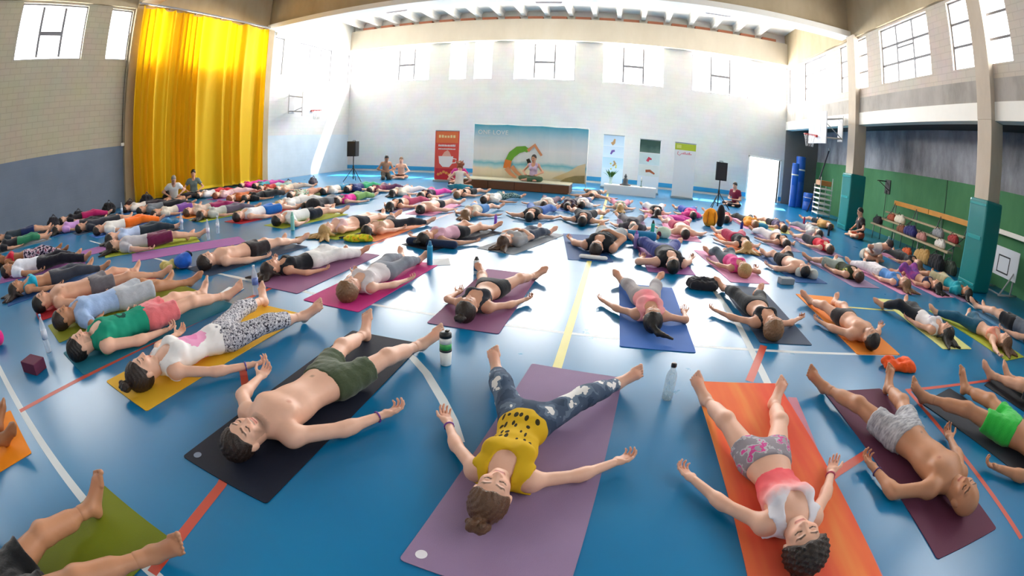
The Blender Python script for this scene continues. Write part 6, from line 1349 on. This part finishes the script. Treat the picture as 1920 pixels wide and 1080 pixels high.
def bag_on(label, y, x, z, c, s=1.0, c2=None):
    lump('bag', label, 'bag', (x, y, z), [cone((0, -.15*s, .10*s), (0, .15*s, .10*s), .10*s, .09*s, np.array((1.0, 0, 0)), 1.25), cone((0, -.12*s, .19*s), (.02, .10*s, .17*s), .055*s, .04*s), cone((0, -.17*s, .06*s), (0, .17*s, .06*s), .08*s, .08*s)], c, .022, .010, extra=[('strap', [cone((-.05, -.12*s, .18*s), (-.06, 0, .27*s), .014, .014), cone((-.06, 0, .27*s), (-.05, .12*s, .18*s), .014, .014)], c2 or '2a2a2e')])
bag_on('black bag at the far end of the lowest bench tier', 12.45, 8.45, .475, '23222a')
bag_on('rust coloured bag on the bench', 12.0, 8.72, .675, 'a8543c', .9); bag_on('cream bag on the middle of the bench', 11.5, 8.72, .675, 'ddd4c2', 1.1); bag_on('brown bag next to the cream bag on the bench', 11.0, 8.45, .475, '7d4a34', .9)
bag_on('indigo bag hanging over the bench edge', 10.5, 8.45, .475, '2c2a66', 1.25); bag_on('pink and brown bag on the bench', 9.9, 8.45, .475, 'b07a72', .9); bag_on('grey bag on the near part of the bench', 9.45, 8.72, .675, '8d8f94', 1.0); bag_on('white bag on the near end of the bench', 9.0, 8.45, .475, 'd8d2cc', .9); bag_on('red bag at the near end of the bench', 8.75, 8.72, .675, '9c3a3a', .9)
bag_on('tan tote bag on the floor under the near end of the bench', 9.3, 8.1, .002, 'b08a52', 1.5); bag_on('black rucksack on the floor beside the tan tote', 8.75, 8.15, .002, '1f1e24', 1.5); bag_on('dark green bag on the floor under the bench', 8.35, 8.35, .002, '3a4238', 1.3); bag_on('orange bag on the floor in front of the bench', 10.1, 8.12, .002, 'c2542a', .9)
# leaning backboard and frame beside the nearest pillar
bb = empty('portable_backboard', (9.15, 6.55, 0), math.radians(0)); tag(bb, 'white basketball backboard on a metal frame behind the nearest pillar', 'backboard')
p0 = on_x(1860, 458, 9.1); p1 = on_x(1912, 478, 9.1); p2_ = on_x(1857, 500, 9.1); bb.location = (9.15, (p0.y+p1.y)/2, 0); hb = abs(p0.y-p1.y)/2; zt2 = (p0.z+p1.z)/2+.03
MB().box((-.03, -hb, zt2-.62), (.0, hb, zt2), .006).build('board', mat('backboard_white', 'dfe2ea', .45, .03), bb)
fr = MB(); m2 = mat('board_marking', '2a2c34', .5, .05)
for q_ in ((-.26, -.55, .26, -.52), (-.26, -.20, .26, -.17), (-.26, -.52, -.23, -.20), (.23, -.52, .26, -.20)): MB().box((-.036, q_[0]*hb/.5*.8, zt2+q_[1]), (-.03, q_[2]*hb/.5*.8, zt2+q_[3])).build('marking', m2, bb)
for e in (-1, 1): MB().tube([(.02, e*hb*.8, 0), (.02, e*hb*.8, zt2-.1)], .025, 8).build('post', M_wframe, bb); MB().tube([(-.55, e*hb*.8, .04), (.35, e*hb*.8, .04)], .025, 8).build('foot', M_wframe, bb); MB().tube([(-.5, e*hb*.8, .05), (.02, e*hb*.8, .55)], .02, 8).build('brace', M_wframe, bb)
MB().tube([(-.5, -hb*.8, .05), (-.5, hb*.8, .05)], .02, 8).build('cross_bar', M_wframe, bb)
wr_ = empty('wall_rail', (XG-.12, 5.2, 0)); tag(wr_, 'white rail fixed along the green wall right of the nearest pillar', 'rail')
ra, rb = on_x(1872, 432, XG-.12), on_x(1919, 451, XG-.12)
MB().box((-.06, -2.2, ra.z-.06), (.06, ra.y-5.2+.3, ra.z+.05), .01).build('bar', M_whitebeam, wr_)
for k in range(4): MB().box((.04, -2+k*1.1, ra.z-.12), (.12, -1.95+k*1.1, ra.z+.02)).build('bracket', M_steel, wr_)
for i, (pa, pb, lb) in enumerate((((1614, 335), (1625, 352), 'black wall bracket next to the far pillar'), ((1662, 340), (1688, 362), 'black wall bracket above the bench'))):
    a = on_x(*pa, XG-.02); b_ = on_x(*pb, XG-.3); o = empty('wall_bracket', (XG-.0, a.y, a.z)); tag(o, lb, 'bracket')
    MB().tube([(-.02, 0, 0), (-.45, 0, -.03)], .02, 6).build('arm', M_dark, o); MB().tube([(-.02, -.25, -.30), (-.42, -.05, -.03)], .015, 6).build('stay', M_dark, o); MB().box((-.03, -.30, -.42), (0, .06, .06), .004).build('plate', M_dark, o); MB().tube([(-.05, -.1, -.3), (-.05, -.1, -1.5)], .012, 6).build('rope', M_dark, o)
tag(MB().box((XG-.012, 10.40, 0), (XG+.01, 10.44, 2.19)).build('trim_11', mat('seam_dark_green', '2c5038', .8, .1)), 'dark seam in the green wall paint', 'seam', kind='structure')
# stored equipment in the far corner of the gallery
M_gb = mat('gym_blue_vinyl', '1f5fc0', .35, .08, 4, coat=.2)
for (x, y, h_, r_, lb) in ((8.15, 19.6, 1.95, .17, 'tall blue padded post standing in the dark gallery corner'), (8.62, 20.1, 2.3, .24, 'blue rolled gym mat behind the padded post'), (8.75, 19.0, .75, .30, 'short blue rolled gym mat on the gallery floor')):
    o = empty('gym_roll', (x, y, 0)); tag(o, lb, 'gym mat'); MB().lathe([(r_*.97, 0), (r_, .03), (r_, h_*.5-.01), (r_*.97, h_*.5), (r_, h_*.5+.01), (r_, h_-.03), (r_*.9, h_), (0, h_)], 20).build('roll', M_gb, o); MB().lathe([(r_*1.02, h_*.72), (r_*1.02, h_*.75)], 20).build('strap', M_whitebeam, o)
lad = empty('ladder', (8.75, 15.6, 0), 0.2); tag(lad, 'white ladder leaning on the green wall behind the far pillar', 'ladder')
for e in (-1, 1): MB().tube([(0, e*.22, 0), (.55, e*.2, 2.45)], .022, 8).build('stile', M_wframe, lad)
for k in range(8): MB().tube([(.06*k+.04, -.22, .2+.28*k), (.06*k+.04, .22, .2+.28*k)], .015, 6).build('rung', M_wframe, lad)
rk = empty('hurdle_stack', (8.35, 16.8, 0), -.15); tag(rk, 'stack of white hurdles and wooden slats in the gallery corner', 'hurdles')
for k in range(6): MB().box((-.28, -.45, .12+.19*k), (.28, .45, .17+.19*k), .006).build('slat', mat('hurdle_white', 'e9e2da', .5, .05), rk)
for e in (-1, 1):
    for f_ in (-1, 1): MB().tube([(e*.26, f_*.42, 0), (e*.26, f_*.42, 1.55 if f_ < 0 else 1.25)], .018, 6).build('post', M_wframe, rk)
MB().box((-.26, -.3, 1.22), (.26, .35, 1.42), .02).build('wooden_top', mat('vault_wood', 'a8703c', .5, .15, 5), rk)
pole = empty('leaning_pole', (8.6, 18.2, 0)); tag(pole, 'long dark pole leaning in the gallery corner', 'pole'); MB().tube([(-.25, 0, 0), (.75, .3, 2.75)], .03, 8).build('shaft', mat('dark_violet_pole', '3c3446', .5, .1), pole); MB().lathe([(.05, 0), (.05, .12), (0, .14)], 10, (.75, .3, 2.70)).build('end_cap', M_wframe, pole)
# basketball hoops
def hoop(label, loc, rz, arm_len, bw=1.8, bh=1.05):
    o = empty('basketball_hoop', loc, rz); tag(o, label, 'basketball hoop'); mw = mat('backboard_white', 'dfe2ea', .45, .03)
    MB().box((-.02, -bw/2, -.25), (.02, bw/2, bh-.25), .005).build('board', mw, o)
    for q_ in ((-.30, .10, .30, .14), (-.30, .50, .30, .54), (-.30, .14, -.26, .50), (.26, .14, .30, .50)): MB().box((.02, q_[0], q_[1]), (.026, q_[2], q_[3])).build('marking', mat('board_pale_marking', 'b9bcc4', .5, .05), o)
    ring = [(.30+.225*math.cos(2*math.pi*k/20), .225*math.sin(2*math.pi*k/20), 0) for k in range(21)]
    MB().tube(ring, .012, 8, False).build('rim', mat('rim_red', 'd4453c', .4, .05), o); MB().box((.02, -.07, -.05), (.09, .07, .03), .006).build('rim_plate', mat('rim_red', 'd4453c', .4, .05), o)
    net = mat('net_white', 'e8e6e4', .8, .02)
    for k in range(10):
        a = 2*math.pi*k/10; a2 = a+.314; a3 = a+.628
        MB().tube([(.30+.22*math.cos(a), .22*math.sin(a), 0), (.30+.17*math.cos(a2), .17*math.sin(a2), -.18), (.30+.13*math.cos(a3), .13*math.sin(a3), -.40)], .005, 4).build('net_cord', net, o); MB().tube([(.30+.22*math.cos(a3), .22*math.sin(a3), 0), (.30+.17*math.cos(a2), .17*math.sin(a2), -.18), (.30+.13*math.cos(a), .13*math.sin(a), -.40)], .005, 4).build('net_cord', net, o)
    for e in (-1, 1):
        MB().tube([(-.02, e*.5, .55), (-arm_len, e*.15, .75)], .025, 8).build('arm', M_wframe, o); MB().tube([(-.02, e*.5, -.05), (-arm_len, e*.15, .05)], .025, 8).build('arm', M_wframe, o)
    MB().tube([(-.02, .5, .5), (-arm_len, .15, .05)], .018, 8).build('stay', M_wframe, o); MB().box((-arm_len-.03, -.2, -.05), (-arm_len, .2, .85), .01).build('wall_plate', M_wframe, o)
hoop('basketball hoop on white arms fixed to the far pillar', (6.85, 14.6, 2.90), math.pi, .95, 1.5)
hoop('basketball hoop on the pale wall right of the yellow curtain', (-12.75, 15.9, 2.95), 0, 1.2, 1.3)
# door leaf, ceiling lamps
dl = MB().box((7.80, YB+.26, 0.02), (7.85, YB+1.7, 1.94), .01).build('door_1', M_whitebeam); tag(dl, 'white door leaf standing open at the bright doorway', 'door', kind='structure'); MB().box((7.75, YB+1.5, .95), (7.80, YB+1.62, 1.0), .01).build('door_handle', M_steel, dl)
MB().box((6.10, YB-.02, 0), (6.17, YB+.2, 2.02)).box((7.77, YB-.02, 0), (7.84, YB+.2, 2.02)).box((6.10, YB-.02, 1.96), (7.84, YB+.2, 2.04)).build('door_frame', M_whitebeam, dl)
lm = MB().box((-.55, -.16, 0), (.55, .16, .10), .02).mesh('housing'); lm.materials.append(M_frame); dm = MB().box((-.50, -.13, -.02), (.50, .13, .0), .006).mesh('diffuser'); dm.materials.append(mat('lamp_diffuser', 'f2f2ee', .4, .02))
for (qx, qy, lb) in ((746, 24, 'left'), (1030, 8, 'middle'), (1345, 30, 'right')):
    v = ray(qx, qy); t_ = (7.55-CAM_H)/v.z; o = empty('ceiling_lamp', (v.x*t_, v.y*t_, 7.55)); tag(o, lb+' one of three switched off box lamps under the ceiling ribs', 'ceiling lamp'); hs_ = link('housing', lm, None, o); link('diffuser', dm, None, hs_)
    for e in (-1, 1): MB().tube([(e*.4, 0, .1), (e*.4, 0, .5)], .008, 6).build('hanger', M_dark, o)

for (px_, py_, s_, c_, lb) in ((147, 402, 1.0, '1c1a20', 'black rucksack against the grey wall beside the magenta trousers'), (204, 385, 1.15, '17151a', 'large black bag at the grey wall behind the orange trousers'), (243, 377, .9, '3a2620', 'dark brown bag at the foot of the grey wall'), (275, 372, 1.2, '1d1b20', 'black bag just left of the yellow curtain'), (318, 366, 1.2, '1a181c', 'black rucksack under the left half of the yellow curtain'), (100, 412, 1.0, '26242c', 'dark bag against the grey wall near the left edge'), (540, 352, .9, 'b8b2ae', 'pale bag on the floor of the fifth row left of the stage'), (587, 345, .9, '5a5560', 'grey bag standing near the far left corner')):
    q = at(px_, py_); x_ = max(q.x, -13.2); lump('rucksack', lb, 'bag', (x_, q.y if q.x > -13.2 else q.y*13.2/abs(q.x), .0015), [cone((0, -.12*s_, .10*s_), (0, .12*s_, .10*s_), .12*s_, .11*s_), cone((0, -.08*s_, .20*s_), (.02, .09*s_, .19*s_), .09*s_, .07*s_), cone((.1*s_, -.1*s_, .06*s_), (.1*s_, .1*s_, .06*s_), .07*s_, .07*s_)], c_, .026, .012, extra=[('strap', [cone((.02, -.08, .27*s_), (.02, 0, .34*s_), .018, .018), cone((.02, 0, .34*s_), (.02, .08, .27*s_), .018, .018)], '3a3a40')])
